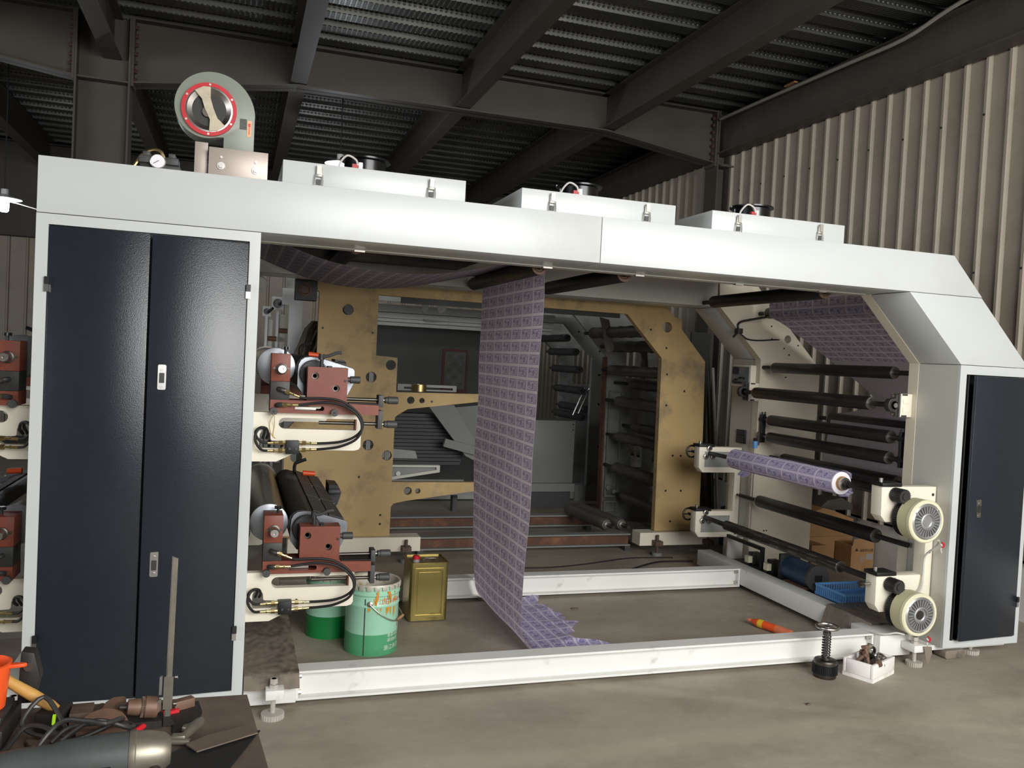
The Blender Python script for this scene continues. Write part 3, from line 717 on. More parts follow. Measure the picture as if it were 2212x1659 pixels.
MB().prism([(bc[0] + r_ * math.cos(math.radians(a)), bc[1] + r_ * math.sin(math.radians(a))) for r_, a in order], by0 - 0.021, by0 - 0.0165).build('damper_blade', 'smeared', bl)
for k in range(6):
    a = math.radians(90 + 60 * k)
    MB().cyl((bc[0] + 0.105 * math.cos(a), by0 - 0.015, bc[1] + 0.105 * math.sin(a)), (bc[0] + 0.105 * math.cos(a), by0 - 0.0101, bc[1] + 0.105 * math.sin(a)), 0.005, n=8).build('bolt', 'galv', bl)
MB().box(0.755, 0.783, by0 - 0.003, by0 - 0.0002, 2.575, 2.62).build('nameplate', 'plate_print', bl)
st = MB().box(0.785, 0.803, by0 - 0.0025, by0 - 0.0002, 2.545, 2.615).build('sticker', 'sticker_orange', bl)
MB().box(0.7925, 0.7955, by0 - 0.0035, by0 - 0.0026, 2.555, 2.59).box(0.789, 0.799, by0 - 0.0035, by0 - 0.0026, 2.59, 2.603).build('arrow', 'red_print', st)
MB().box(0.634, 0.877, 0.05, 0.060, H + 0.001, 2.474).build('bracket_plate', 'bracket_steel', bl, bev=0.001)
MB().box(0.575, 0.628, 0.10, 0.11, H + 0.001, 2.50).build('bracket_plate', 'bracket_steel', bl, bev=0.001)
MB().box(0.64, 0.87, 0.061, 0.30, 2.462, 2.473).build('bracket_shelf', 'bracket_steel', bl)
for (x, z) in ((0.685, 2.397), (0.827, 2.393)):
    MB().cyl((x, 0.036, z), (x, 0.0495, z), 0.011, n=6).build('bolt', 'steel', bl)
    MB().cyl((x, 0.044, z), (x, 0.0497, z), 0.016, n=16).build('washer', 'steel_bright', bl)
for (x, z) in ((0.685, 2.434), (0.827, 2.428)):
    MB().cyl((x, 0.045, z), (x, 0.0497, z), 0.006, n=10).build('screw', 'steel', bl)

rg = thing('pressure_regulator', 'black pressure regulator with round dial gauge and braided hose', 'regulator', (0.44, 0.14, H))
MB().box(0.36, 0.52, 0.10, 0.16, H + 0.001, 2.385).build('body', 'charcoal', rg, bev=0.004)
for x in (0.385, 0.485):
    MB().box(x - 0.028, x + 0.028, 0.09, 0.17, 2.385, 2.415).build('valve_block', 'dark_grey', rg, bev=0.004)
    MB().box(x - 0.014, x + 0.014, 0.10, 0.16, 2.415, 2.435).build('valve_cap', 'dark_grey', rg, bev=0.004)
g = MB().lathe((0.432, 0.075, 2.392), (0, 1, 0), [(0.028, 0), (0.031, 0.002), (0.031, 0.024), (0.0001, 0.0245)], 28).build('gauge', 'galv', rg)
MB().cyl((0.432, 0.0735, 2.392), (0.432, 0.076, 2.392), 0.027, n=28).build('dial', 'paper_white', g)
MB().obox((0.426, 0.0725, 2.388), (0.026, 0.0015, 0.002), (0, -0.6, 0)).build('needle', 'black', g)
MB().tube([(0.33, 0.12, 2.36), (0.345, 0.12, 2.385), (0.37, 0.12, 2.425), (0.41, 0.12, 2.447), (0.44, 0.12, 2.44), (0.455, 0.12, 2.41)], 0.008, 8).build('hose', 'brass', rg)
tag(MB().tube([(0.215 + 0.012 * math.cos(a / 10 * 2 * math.pi), 0.12, 2.358 + 0.012 * math.sin(a / 10 * 2 * math.pi)) for a in range(10)], 0.004, 6, sub=1, closed=True).build('lifting_eye', 'orange_faded'), 'small orange lifting eye on the left end of the beam', 'eye bolt')

# ================================================================== print decks
def print_deck():
    z = 0.0
    t = thing('print_deck', 'upper print deck right of the tall cabinet, brown blocks and silver cylinder end', 'print deck', (1.15, 0.35, 1.09))
    slot = [(1.345, 1.250), (1.345, 1.303), (1.010, 1.303)] + [(1.007 + 0.0265 * math.cos(math.radians(a)), 1.2765 + 0.0265 * math.sin(math.radians(a))) for a in (110, 140, 165, 195, 220, 250)] + [(1.010, 1.250)]
    ell = [(0.897, 1.160), (0.90, 1.156), (1.0, 1.156), (1.012, 1.168), (1.012, 1.178), (1.0, 1.192), (0.952, 1.194), (0.947, 1.20), (0.946, 1.216)] + [(0.9215 + 0.0245 * math.cos(math.radians(a)), 1.218 + 0.0245 * math.sin(math.radians(a))) for a in (20, 50, 80, 110, 140, 170)] + [(0.897, 1.20)]
    arm = [(0.861, 1.094), (0.976, 1.094), (1.093, 1.151), (1.340, 1.151), (1.360, 1.157), (1.369, 1.170), (1.369, 1.312), (1.356, 1.326), (0.861, 1.326)]
    a = plate_mesh(arm, [slot, ell], 0.30, 0.345).build('mounting_arm', 'ivory', t)
    MB().cyl((1.1, 0.2985, 1.189), (1.1, 0.302, 1.189), 0.007, n=10).build('bolt_hole', 'black', a)
    MB().box(1.338, 1.345, 0.302, 0.343, 1.252, 1.302).build('slot_stop', 'oxide_red', a)
    b = plate_mesh([(0.937, 1.3285), (1.443, 1.3285), (1.443, 1.377), (1.295, 1.380), (1.292, 1.389), (0.937, 1.389)], [rnd_rect(1.05, 1.185, 1.342, 1.364, 0.010)], 0.262, 0.41).build('carriage_base', 'oxide_red', t)
    MB().box(1.05, 1.15, 0.30, 0.32, 1.344, 1.356).build('slot_bar', 'steel', b)
    for x in (0.954, 1.232):
        c = MB().cyl((x, 0.238, 1.336), (x, 0.2615, 1.336), 0.0175, n=24).build('cam_follower', 'dark_grey', b)
        MB().cyl((x, 0.235, 1.336), (x, 0.238, 1.336), 0.005, n=6).build('socket', 'black', c)
    # bearing block for the plate cylinder
    k = MB().box(0.936, 1.022, 0.262, 0.40, 1.4755, 1.605).build('bearing_block', 'oxide_red', t, bev=0.0015)
    MB().lathe((0.982, 0.262, 1.534), (0, -1, 0), [(0.0265, 0), (0.0265, 0.008), (0.021, 0.010), (0.021, 0.014)], 24).build('bearing_ring', 'steel_dark', k)
    MB().lathe((0.982, 0.25, 1.534), (0, -1, 0), [(0.020, 0), (0.020, 0.052), (0.018, 0.056), (0.006, 0.056), (0.005, 0.05)], 24).build('shaft_end', 'steel', k)
    for dx in (-0.032, 0.032):
        MB().cyl((0.982 + dx, 0.258, 1.536), (0.982 + dx, 0.2618, 1.536), 0.006, n=10).build('screw', 'steel_dark', k)
    MB().cyl((1.0, 0.33, 1.605), (1.0, 0.33, 1.625), 0.007, n=10).build('knob_stem', 'black', k)
    MB().gear((0, 0), 0.017, 7, 0, 0.012, 0.005)
    sk = MB().gear((0, 0), 0.018, 7, -0.014, 0, 0.005); sk.v = [V((p.x + 1.0, p.z + 0.33, 1.624 - p.y)) for p in sk.v]; sk.build('star_knob', 'black_gloss', k)
    MB().box(0.936, 1.022, 0.262, 0.40, 1.3895, 1.475).build('pivot_block', 'charcoal', t, bev=0.0015)
    # anilox housing block
    p = plate_mesh([(1.102, 1.39), (1.289, 1.39), (1.289, 1.55), (1.102, 1.55)], [circ(1.137, 1.507, 0.0165), circ(1.236, 1.451, 0.0165)], 0.262, 0.36).build('adjusting_block', 'oxide_red', t)
    for (hx, hz) in ((1.137, 1.507), (1.236, 1.451)):
        MB().cyl((hx, 0.285, hz), (hx, 0.35, hz), 0.0164, n=20).build('bore', 'black', p)
        MB().lathe((hx, 0.2845, hz), (0, -1, 0), [(0.016, 0), (0.016, 0.003), (0.010, 0.003), (0.009, 0)], 20).build('bore_ring', 'steel_dark', p)
    MB().cyl((1.279, 0.256, 1.489), (1.279, 0.2618, 1.489), 0.006, n=6).build('grub_screw', 'charcoal', p)
    MB().cyl((1.168, 0.31, 1.55), (1.168, 0.31, 1.590), 0.009, n=12).build('lever_post', 'charcoal', p)
    MB().cyl((1.166, 0.31, 1.584), (1.166, 0.31, 1.612), 0.014, n=14).build('lever_boss', 'charcoal', p)
    MB().tube([(1.172, 0.30, 1.60), (1.20, 0.295, 1.605), (1.235, 0.29, 1.620), (1.258, 0.287, 1.622)], 0.008, 8).build('clamp_lever', 'dark_grey', p)
    MB().box(1.195, 1.215, 0.27, 0.34, 1.5503, 1.556).build('cover_strip', 'black', p)
    MB().lathe((1.289, 0.31, 1.494), (1, 0, 0), [(0.012, 0), (0.012, 0.016), (0.0175, 0.018), (0.0175, 0.064), (0.015, 0.066)], 20).build('hand_knob', 'dark_grey', p)
    # adjusting spindles
    for (x0, z0, zb0, zb1) in ((1.29, 1.400, 1.367, 1.4245), (1.168, 1.2815, 1.260, 1.350)):
        s = MB().cyl((x0, 0.322, z0), (1.446, 0.322, z0), 0.0085, n=12).build('spindle', 'steel_dark', t)
        MB().box(1.445, 1.468, 0.285, 0.36, zb0, zb1).build('end_block', 'dark_grey', s, bev=0.002)
        MB().cyl((1.468, 0.322, z0), (1.481, 0.322, z0), 0.007, n=12).build('neck', 'steel', s)
        MB().lathe((1.480, 0.322, z0), (1, 0, 0), [(0.013, 0), (0.016, 0.003), (0.016, 0.014), (0.0185, 0.017), (0.0185, 0.064), (0.015, 0.067)], 20).build('hand_knob', 'dark_grey', s)
    MB().box(1.30, 1.445, 0.27, 0.35, 1.3805, 1.384).build('slide_strip', 'black', t)
    # hydraulic manifold, fittings and hoses
    m = MB().box(1.015, 1.076, 0.250, 0.2985, 1.136, 1.198).build('manifold', 'black', t, bev=0.002)
    for (x, z) in ((1.033, 1.162), (1.062, 1.162)):
        MB().cyl((x, 0.246, z), (x, 0.2503, z), 0.006, n=10).build('screw', 'dark_grey', m)
    def fitting(p0, d, par):
        p0 = V(p0); d = V(d).normalized(); mb = MB()
        mb.cyl(p0, p0 + d * 0.014, 0.008, n=8); mb.cyl(p0 + d * 0.014, p0 + d * 0.032, 0.0115, n=6); mb.cyl(p0 + d * 0.032, p0 + d * 0.050, 0.006, n=8)
        mb.cyl(p0 + d * 0.050, p0 + d * 0.056, 0.0085, n=6); mb.cyl(p0 + d * 0.056, p0 + d * 0.085, 0.006, n=10)
        mb.build('brass_fitting', 'brass', par); return p0 + d * 0.083
    yh = 0.272
    r1 = fitting((1.076, yh, 1.188), (1, 0, -0.02), m); r2_ = fitting((1.076, yh, 1.153), (1, 0, 0.06), m)
    l1 = fitting((1.015, yh, 1.188), (-1, 0, -0.04), m); l2 = fitting((1.015, yh, 1.150), (-1, 0, -0.02), m)
    MB().tube([(0.972, 0.255, 1.441), (0.982, 0.240, 1.439), (0.998, 0.240, 1.434)], 0.011, 8).build('elbow', 'charcoal', t)
    MB().tube([(0.965, 0.262, 1.363), (0.974, 0.242, 1.367), (0.990, 0.240, 1.367)], 0.011, 8).build('elbow', 'charcoal', t)
    f1 = fitting((0.990, 0.240, 1.437), (0.9, 0, -0.36), t); f2 = fitting((0.980, 0.240, 1.368), (1, 0, 0), t)
    MB().tube([f1, (1.089, 0.236, 1.402), (1.187, 0.23, 1.404), (1.257, 0.225, 1.394), (1.312, 0.22, 1.363), (1.350, 0.22, 1.325), (1.364, 0.22, 1.286), (1.353, 0.22, 1.250), (1.318, 0.23, 1.219), (1.266, 0.245, 1.199), (1.21, 0.262, 1.190), r1], 0.0062, 10).build('hose', 'black_rubber', t)
    MB().tube([f2, (1.117, 0.236, 1.377), (1.186, 0.226, 1.385), (1.257, 0.216, 1.377), (1.311, 0.206, 1.352), (1.345, 0.203, 1.316), (1.357, 0.203, 1.280), (1.352, 0.205, 1.243), (1.325, 0.215, 1.208), (1.266, 0.235, 1.178), (1.21, 0.255, 1.165), r2_], 0.0062, 10).build('hose', 'black_rubber', t)
    MB().tube([l1, (0.905, 0.262, 1.190), (0.882, 0.256, 1.215), (0.878, 0.256, 1.240), (0.900, 0.26, 1.258), (0.925, 0.275, 1.252), (0.935, 0.30, 1.225), (0.93, 0.34, 1.20)], 0.0062, 10).build('hose', 'black_rubber', t)
    MB().tube([l2, (0.905, 0.258, 1.155), (0.882, 0.248, 1.185), (0.876, 0.246, 1.22), (0.888, 0.25, 1.25), (0.91, 0.27, 1.255), (0.918, 0.30, 1.235), (0.912, 0.34, 1.20)], 0.0062, 10).build('hose', 'black_rubber', t)
    # plate cylinder, its end disc and gears
    cyl = MB().cyl((0.963, 0.42, 1.541), (0.963, 1.90, 1.541), 0.088, n=40).build('plate_cylinder', 'cylinder_chrome', t)
    MB().lathe((0.963, 0.419, 1.541), (0, -1, 0), [(0.091, -0.012), (0.091, -0.002), (0.087, 0), (0.0001, 0.0)], 40).build('cylinder_end', 'disc_steel', cyl)
    MB().gear((0.963, 1.541), 0.10, 60, 1.875, 1.90).build('gear', 'steel_dark', cyl)
    MB().gear((0.790, 1.50), 0.088, 56, 0.392, 0.414).build('gear', 'charcoal', cyl)
    # doctor-blade chamber with silver end plate
    hp = [(1.10, 1.405), (1.306, 1.405), (1.337, 1.47), (1.341, 1.50), (1.340, 1.536), (1.332, 1.545), (1.306, 1.553), (1.181, 1.588), (1.150, 1.593), (1.123, 1.594), (1.098, 1.590), (1.080, 1.577), (1.070, 1.556), (1.067, 1.53), (1.067, 1.45)]
    ch = MB().prism(hp, 0.42, 0.432).build('chamber_end', 'disc_steel', t)
    MB().gear((1.142, 1.512), 0.070, 54, 0.385, 0.412).build('gear', 'charcoal', ch)
    inner = [(1.15 + (x - 1.15) * 0.97, 1.5 + (zz - 1.5) * 0.97) for x, zz in hp]
    bd = MB().prism(inner, 0.432, 1.88).build('ink_chamber', 'charcoal', t)
    MB().cyl((1.118, 0.44, 1.535), (1.118, 1.88, 1.535), 0.062, n=30).build('anilox_roller', 'black_rubber', t)
    for j in range(2):
        for i in range(3):
            y0 = 0.45 + i * 0.475; xa = 1.175 + j * 0.078; xb = xa + 0.072
            za = 1.589 - (xa - 1.175) * 0.28; zb = 1.589 - (xb - 1.175) * 0.28
            MB().prism([(xa, za), (xb, zb), (xb, zb + 0.005), (xa, za + 0.005)], y0, y0 + 0.46).build('lid_panel', 'dark_grey', bd)
            MB().cyl((xb - 0.006, y0 + 0.40, zb + 0.004), (xb - 0.006, y0 + 0.40, zb + 0.010), 0.006, n=8).build('lid_screw', 'steel', bd)
    MB().prism([(1.345, 1.40), (1.40, 1.46), (1.42, 1.53), (1.40, 1.575), (1.345, 1.58)], 1.35, 1.55).build('side_tank', 'black', bd)
    MB().lathe((1.335, 1.28, 1.55), (1, 0, 0), [(0.010, 0), (0.018, 0.02), (0.018, 0.065), (0.015, 0.067)], 16).build('hand_knob', 'dark_grey', bd)
    MB().tube([(1.17, 1.80, 1.58), (1.17, 1.80, 1.64), (1.20, 1.80, 1.66), (1.24, 1.80, 1.675)], 0.011, 8).build('clamp_lever', 'black', bd)
    MB().cyl((1.215, 1.70, 1.60), (1.29, 1.70, 1.595), 0.017, 0.015, n=12).build('screwdriver_handle', 'orange_plastic', bd)
    # far console and blocks
    plate_mesh(arm, [slot], 1.905, 1.94).build('mounting_arm', 'ivory', t)
    MB().box(0.94, 1.44, 1.885, 2.02, 1.329, 1.385).build('carriage_base', 'oxide_red', t)
    MB().box(0.94, 1.022, 1.91, 2.02, 1.386, 1.605).build('bearing_block', 'oxide_red', t)
    MB().box(1.105, 1.285, 1.89, 2.02, 1.386, 1.55).build('adjusting_block', 'oxide_red', t)
    return t
pd = print_deck()
for (xa, xb) in ((0.945, 0.955), (0.962, 0.955)):
    pass
tw = tag(MB().tube([(0.954, 0.233, 1.322), (0.940, 0.29, 1.28), (0.945, 0.295, 1.235), (0.962, 0.295, 1.21)], 0.0016, 5).tube([(0.956, 0.233, 1.322), (0.962, 0.29, 1.27), (0.958, 0.295, 1.22), (0.97, 0.295, 1.205)], 0.0016, 5).build('twine', 'twine'), 'loose strand of yellow twine hanging on the upper print deck', 'twine')
for o_ in (pd,): o_["group"] = "print decks of the press"
dup(pd, (-0.003, 0, -0.760), 'lower print deck right of the tall cabinet, above the green pail')
dup(pd, (2 * (0.419 - 1.15), 0, 0), 'upper print deck cut off left of the tall cabinet', mirror=True)
dup(pd, (2 * (0.419 - 1.15), 0, -0.755), 'lower print deck cut off left of the tall cabinet', mirror=True)

# ================================================================== rollers
YM = 1.167
def roller(x, z, r, label, half=0.63, shaft=0.775, sr=0.016, ring='steel', mat='roller_black', group='black guide rollers', name='guide_roller'):
    t = thing(name, label, 'roller', (x, YM, z), group)
    MB().lathe((x, YM - half, z), (0, 1, 0), [(0.0001, 0), (r * 0.62, 0), (r * 0.9, 0.002), (r, 0.012), (r, 2 * half - 0.012), (r * 0.9, 2 * half - 0.002), (r * 0.6, 2 * half), (0.0001, 2 * half)], 28).build('roller_body', mat, t)
    for s in (-1, 1):
        e = MB().lathe((x, YM + s * half, z), (0, s, 0), [(r * 0.97, -0.003), (r * 0.95, 0.004), (r * 0.66, 0.005), (r * 0.55, 0.001)], 28).build('end_ring', ring, t)
        MB().cyl((x, YM + s * (half - 0.01), z), (x, YM + s * shaft, z), sr, n=14).build('shaft', 'roller_black', t)
    return t
roller(4.767, 1.670, 0.040, 'topmost black guide roller below the slanted printed web')
rB = roller(4.605, 1.470, 0.043, 'black guide roller held in two pillow-block bearings', half=0.622, shaft=0.815)
roller(4.765, 1.259, 0.042, 'upper of the close pair of black rollers above the paper roll', half=0.637)
roller(4.762, 1.125, 0.042, 'lower of the close pair of black rollers above the paper roll', half=0.633)
roller(4.70, 0.625, 0.046, 'black idler roller right below the printed paper roll', half=0.633, shaft=0.90)
roller(4.88, 0.955, 0.05, 'thick black roller partly hidden behind the paper roll end', half=0.60)
roller(2.318, 2.140, 0.045, 'black roller under the overhead beam that the hanging web drops from', half=0.66, ring='tool_brown')
roller(2.845, 2.145, 0.045, 'bare black roller under the overhead beam next to the hanging web', half=0.618, ring='tool_brown')
roller(4.194, 2.144, 0.045, 'black roller under the beam beside the slanted arm', half=0.633, ring='tool_brown')
roller(1.33, 2.165, 0.045, 'roller tucked above the sagging printed web, only its end showing', half=0.66, ring='tool_brown')
roller(4.705, 2.092, 0.043, 'roller behind the fold of the slanted printed web', half=0.66)
roller(5.335, 1.285, 0.048, 'far guide roller carrying the plain web behind the frame', half=0.64)
roller(5.27, 0.86, 0.046, 'low guide roller at the back carrying the plain web down', half=0.64)
# swing arms between the close pair
for s, lab in ((-1, 'near'), (1, 'far')):
    y = YM + s * 0.735
    t = thing('roller_link', 'flat black link joining the %s ends of the close roller pair' % lab, 'link', (4.76, y, 1.10), 'roller links')
    MB().box(4.742, 4.785, y - 0.008, y + 0.008, 1.075, 1.30).build('bar', 'black', t, bev=0.003)
    for z in (1.125, 1.259):
        MB().cyl((4.765, y - 0.02, z), (4.765, y + 0.02, z), 0.026, n=18).build('boss', 'black', t)
    for dx in (-0.014, 0.014):
        MB().cyl((4.765 + dx, y, 1.285), (4.765 + dx, y, 1.318), 0.006, n=8).build('clamp_screw', 'black', t)
# pillow blocks with cream adapter plates
for s, lab in ((-1, 'near'), (1, 'far')):
    y = YM + s * 0.80
    t = thing('pillow_block', 'grey-green pillow-block bearing on a cream plate at the %s roller end' % lab, 'bearing', (4.65, y, 1.38), 'pillow blocks')
    MB().box(4.645, 4.738, y - 0.022, y + 0.045 * 1, 1.400, 1.542).build('adapter_plate', 'ivory', t, bev=0.002)
    for z in (1.432, 1.482): MB().prism(rnd_rect(4.668, 4.722, z, z + 0.026, 0.004), y - 0.026, y - 0.0222).build('tab', 'ivory', t)
    for z in (1.401, 1.531): MB().box(4.66, 4.70, y - 0.0235, y - 0.0222, z, z + 0.010).build('slot', 'charcoal', t)
    MB().box(4.636, 4.6445, y - 0.03, y + 0.03, 1.398, 1.544).build('shim', 'steel_bright', t)
    fb = [(4.635, 1.405), (4.635, 1.535), (4.618, 1.535), (4.618, 1.512), (4.580, 1.508), (4.566, 1.490), (4.562, 1.470), (4.566, 1.450), (4.580, 1.432), (4.618, 1.428), (4.618, 1.405)]
    k = MB().prism(fb, y - 0.02, y + 0.02).build('housing', 'charcoal', t, bev=0.002)
    MB().lathe((4.605, y + s * 0.02 if s < 0 else y - 0.02, 1.470), (0, -1, 0), [(0.034, 0), (0.034, 0.004), (0.026, 0.004), (0.024, 0.0)], 24).build('bearing_race', 'steel_dark', k)
    MB().cyl((4.605, y - 0.034, 1.470), (4.605, y - 0.02, 1.470), 0.015, n=14).build('shaft_tip', 'steel_bright', k)
    for z in (1.418, 1.522):
        MB().cyl((4.618, y, z), (4.600, y, z), 0.011, n=6).build('bolt', 'steel', k)

# ================================================================== printed web
def sheet(path, y0, y1, name, mat, parent=None, nu=14, v0=0.0, wob=0.0, sub=6, yoff=None):
    """a web following an XZ path, with UVs in metres (u across, v along)"""
    pts = [V((p[0], 0, p[1])) for p in path]; fine = []; m = len(pts)
    for i in range(m - 1):
        a, b, c, d = pts[max(i - 1, 0)], pts[i], pts[i + 1], pts[min(i + 2, m - 1)]
        for k in range(sub):
            t = k / sub; fine.append(0.5 * ((2 * b) + (c - a) * t + (2 * a - 5 * b + 4 * c - d) * t * t + (3 * b - a - 3 * c + d) * t ** 3))
    fine.append(pts[-1]); mb = MB(); uv = []; s = v0
    for i, p in enumerate(fine):
        if i: s += (p - fine[i - 1]).length
        t = (fine[min(i + 1, len(fine) - 1)] - fine[max(i - 1, 0)]).normalized(); nrm = V((t.z, 0, -t.x))
        for k in range(nu + 1):
            f = k / nu; w = wob * (math.sin(5.1 * s + 3 * f) + 0.6 * math.sin(11 * s - 7 * f) + 0.5 * math.sin(2.3 * s + 9 * f))
            yy = y0 + (y1 - y0) * f + (yoff(p, f) if yoff else 0)
            mb.v.append(V((p.x, yy, p.z)) + nrm * w); uv.append(((y1 - y0) * f, s))
    for i in range(len(fine) - 1):
        for k in range(nu): mb.f.append((i * (nu + 1) + k, i * (nu + 1) + k + 1, (i + 1) * (nu + 1) + k + 1, (i + 1) * (nu + 1) + k))
    mb.uv = uv
    return mb.build(name, mat, parent), s
web = thing('printed_web', 'lilac printed paper web sagging from the cabinet and hanging to the floor', 'paper web', (2.36, YM, 0.0))
PY0, PY1 = 0.555, 1.755
arc = [(2.318 + 0.0465 * math.cos(math.radians(a)), 2.140 + 0.0465 * math.sin(math.radians(a))) for a in (110, 80, 50, 25, 0)]
w1, s1 = sheet([(0.50, 2.30), (0.80, 2.215), (1.0, 2.145), (1.2, 2.085), (1.42, 2.052), (1.62, 2.050), (1.85, 2.078), (2.08, 2.130), (2.24, 2.176)] + arc, PY0, PY1, 'overhead_span', 'print_violet', web, wob=0.002)
w2, s2 = sheet([arc[-1], (2.366, 1.9), (2.364, 1.6), (2.362, 1.3), (2.357, 1.0), (2.348, 0.7), (2.340, 0.45), (2.336, 0.26), (2.345, 0.13), (2.375, 0.05), (2.43, 0.015), (2.48, 0.006)], PY0, PY1, 'hanging_span', 'print_violet', web, v0=s1, wob=0.004, yoff=lambda p, f: -0.19 * f * (lambda q: q * q * (3 - 2 * q))(min(1, max(0, (1.1 - p.z) / 0.95))))
# torn end lying on the floor: strips cut to a ragged edge
tear = [(0.535, 2.86), (0.60, 2.90), (0.635, 2.83), (0.66, 2.72), (0.72, 2.70), (0.78, 2.73), (0.86, 2.78), (0.95, 2.84), (0.99, 2.86), (1.02, 2.80), (1.10, 2.82), (1.18, 2.84), (1.22, 2.78), (1.32, 2.79), (1.40, 2.80), (1.44, 2.76), (1.55, 2.80), (1.62, 2.78), (1.80, 2.76)]
mb = MB(); uv = []
def tear_x(y):
    for (ya, xa), (yb, xb) in zip(tear[:-1], tear[1:]):
        if ya <= y <= yb: return xa + (xb - xa) * (y - ya) / (yb - ya)
    return tear[-1][1]
NY = 60; NX = 8
for j in range(NY + 1):
    y = PY0 + (1.565 - PY0) * j / NY; xe = tear_x(y) + 0.012 * math.sin(47 * y) + 0.008 * math.sin(91 * y)
    for i in range(NX + 1):
        x = 2.44 + (xe - 2.44) * i / NX
        z = 0.0085 + 0.010 * (0.5 + 0.5 * math.sin(9 * x + 4 * y)) * (i / NX) + (0.022 * max(0, (i / NX - 0.6)) * (1 + math.sin(21 * y)) if i else 0)
        mb.v.append(V((x, y, z))); uv.append((y - PY0, s2 + x - 2.48))
for j in range(NY):
    for i in range(NX):
        k = j * (NX + 1) + i; mb.f.append((k, k + 1, k + NX + 2, k + NX + 1))
mb.uv = uv; mb.build('torn_end', 'print_lilac', web)
# the second web, at the rewind end
web2 = thing('printed_web', 'printed web slanting down behind the end rollers, then running on plain', 'paper web', (5.0, YM, 0.8))
arc2 = [(4.705 + 0.046 * math.cos(math.radians(a)), 2.092 + 0.046 * math.sin(math.radians(a))) for a in (180, 205, 230, 245)]
a1, sA = sheet([(4.640, 2.325), (4.650, 2.20)] + arc2 + [(4.80, 2.005), (5.0, 1.895), (5.25, 1.752)], PY0, PY1, 'printed_span', 'print_violet', web2)
sheet([(5.25, 1.752), (5.42, 1.650), (5.58, 1.555), (5.68, 1.480), (5.69, 1.430), (5.62, 1.385), (5.48, 1.350), (5.345, 1.335), (5.295, 1.305), (5.284, 1.26), (5.25, 1.05), (5.226, 0.88), (5.25, 0.82), (5.30, 0.813), (5.40, 0.83)], PY0, PY1, 'plain_span', 'paper_plain', web2)

# ================================================================== paper roll on its shaft
def spiral_roll():
    x, z, r, half = 4.435, 0.957, 0.074, 0.600
    t = thing('paper_roll', 'roll of lilac printed paper on a black shaft, torn at its near end', 'paper roll', (x, YM, z))
    mb = MB(); uv = []; n = 40; rows = 16
    for j in range(rows + 1):
        y = YM - half + 2 * half * j / rows
        for i in range(n + 1):
            a = 2 * math.pi * i / n; rr = r + 0.0012 * math.sin(3 * a + 9 * y)
            mb.v.append(V((x + rr * math.cos(a), y, z + rr * math.sin(a)))); uv.append((y - YM + half, a * r))
    for j in range(rows):
        for i in range(n): k = j * (n + 1) + i; mb.f.append((k, k + 1, k + n + 2, k + n + 1))
    mb.uv = uv; mb.build('paper', 'print_roll', t)
    for s in (-1, 1):
        MB().lathe((x, YM + s * (half - 0.001), z), (0, s, 0), [(r - 0.0015, -0.003), (r - 0.002, 0.0), (0.048, 0.003), (0.0445, 0.002)], 32).build('paper_edge', 'paper_white', t)
        MB().lathe((x, YM + s * half, z), (0, s, 0), [(0.0445, -0.01), (0.0445, 0.012), (0.040, 0.012), (0.040, -0.002)], 28).build('core', 'kraft', t)
        MB().lathe((x, YM + s * half, z), (0, s, 0), [(0.0395, -0.01), (0.0395, 0.035), (0.035, 0.040), (0.026, 0.040), (0.025, 0.03)], 28).build('core_chuck', 'steel', t)
        MB().cyl((x, YM + s * (half + 0.0), z), (x, YM + s * (half + 0.065), z), 0.025, n=20).build('shaft_collar', 'roller_black', t)
    MB().cyl((x, 0.05, z), (x, 2.27, z), 0.017, n=16).build('shaft', 'roller_black', t)
    # torn wraps at the near end and a loose tongue under the roll
    for (a0, a1, dy, rr) in ((20, 110, 0.028, r + 0.003), (-95, -20, 0.05, r + 0.004)):
        mb = MB(); uv = []; n = 12
        for i in range(n + 1):
            a = math.radians(a0 + (a1 - a0) * i / n); e = dy * math.sin(math.pi * i / n) * (0.7 + 0.3 * math.sin(5 * i))
            for y_, q in ((YM - half + 0.02, rr), (YM - half - e, rr + 0.006)):
                mb.v.append(V((x + q * math.cos(a), y_, z + q * math.sin(a)))); uv.append((y_ - YM + half + 0.1, a * r))
        for i in range(n): mb.f.append((2 * i, 2 * i + 1, 2 * i + 3, 2 * i + 2))
        mb.uv = uv; mb.build('torn_wrap', 'print_lilac', t)
    mb = MB(); mb.v = [V((4.40, 1.50, 0.892)), V((4.40, 1.62, 0.890)), V((4.375, 1.63, 0.860)), V((4.37, 1.56, 0.845)), V((4.375, 1.50, 0.862))]; mb.f = [(0, 1, 2, 3, 4)]
    mb.uv = [(0, 0), (0.12, 0), (0.13, 0.03), (0.06, 0.06), (0, 0.03)]; mb.build('loose_tongue', 'print_lilac', t)
    return t
spiral_roll()
# slotted air shaft on the lower position
t = thing('air_shaft', 'empty slotted grey air shaft on the lower roll position', 'shaft', (4.426, YM, 0.436))
MB().lathe((4.426, YM - 0.65, 0.436), (0, 1, 0), [(0.0001, 0), (0.034, 0), (0.037, 0.004), (0.037, 1.296), (0.034, 1.30), (0.0001, 1.30)], 28).build('tube', 'steel_dark', t)
MB().lathe((4.426, YM - 0.650, 0.436), (0, -1, 0), [(0.0375, -0.004), (0.0375, 0.003), (0.034, 0.003), (0.034, -0.001)], 28).build('end_ring', 'steel_bright', t)
for row, a in enumerate((150, 105, 195)):
    for k in range(6):
        y0 = YM - 0.56 + k * 0.20 + (0.1 if row == 1 else 0); ca, sa = math.cos(math.radians(a)), math.sin(math.radians(a))
        MB().obox((4.426 + 0.0365 * ca, y0 + 0.05, 0.436 + 0.0365 * sa), (0.004, 0.095, 0.009), (0, -math.radians(a), 0)).build('slot', 'black', t)
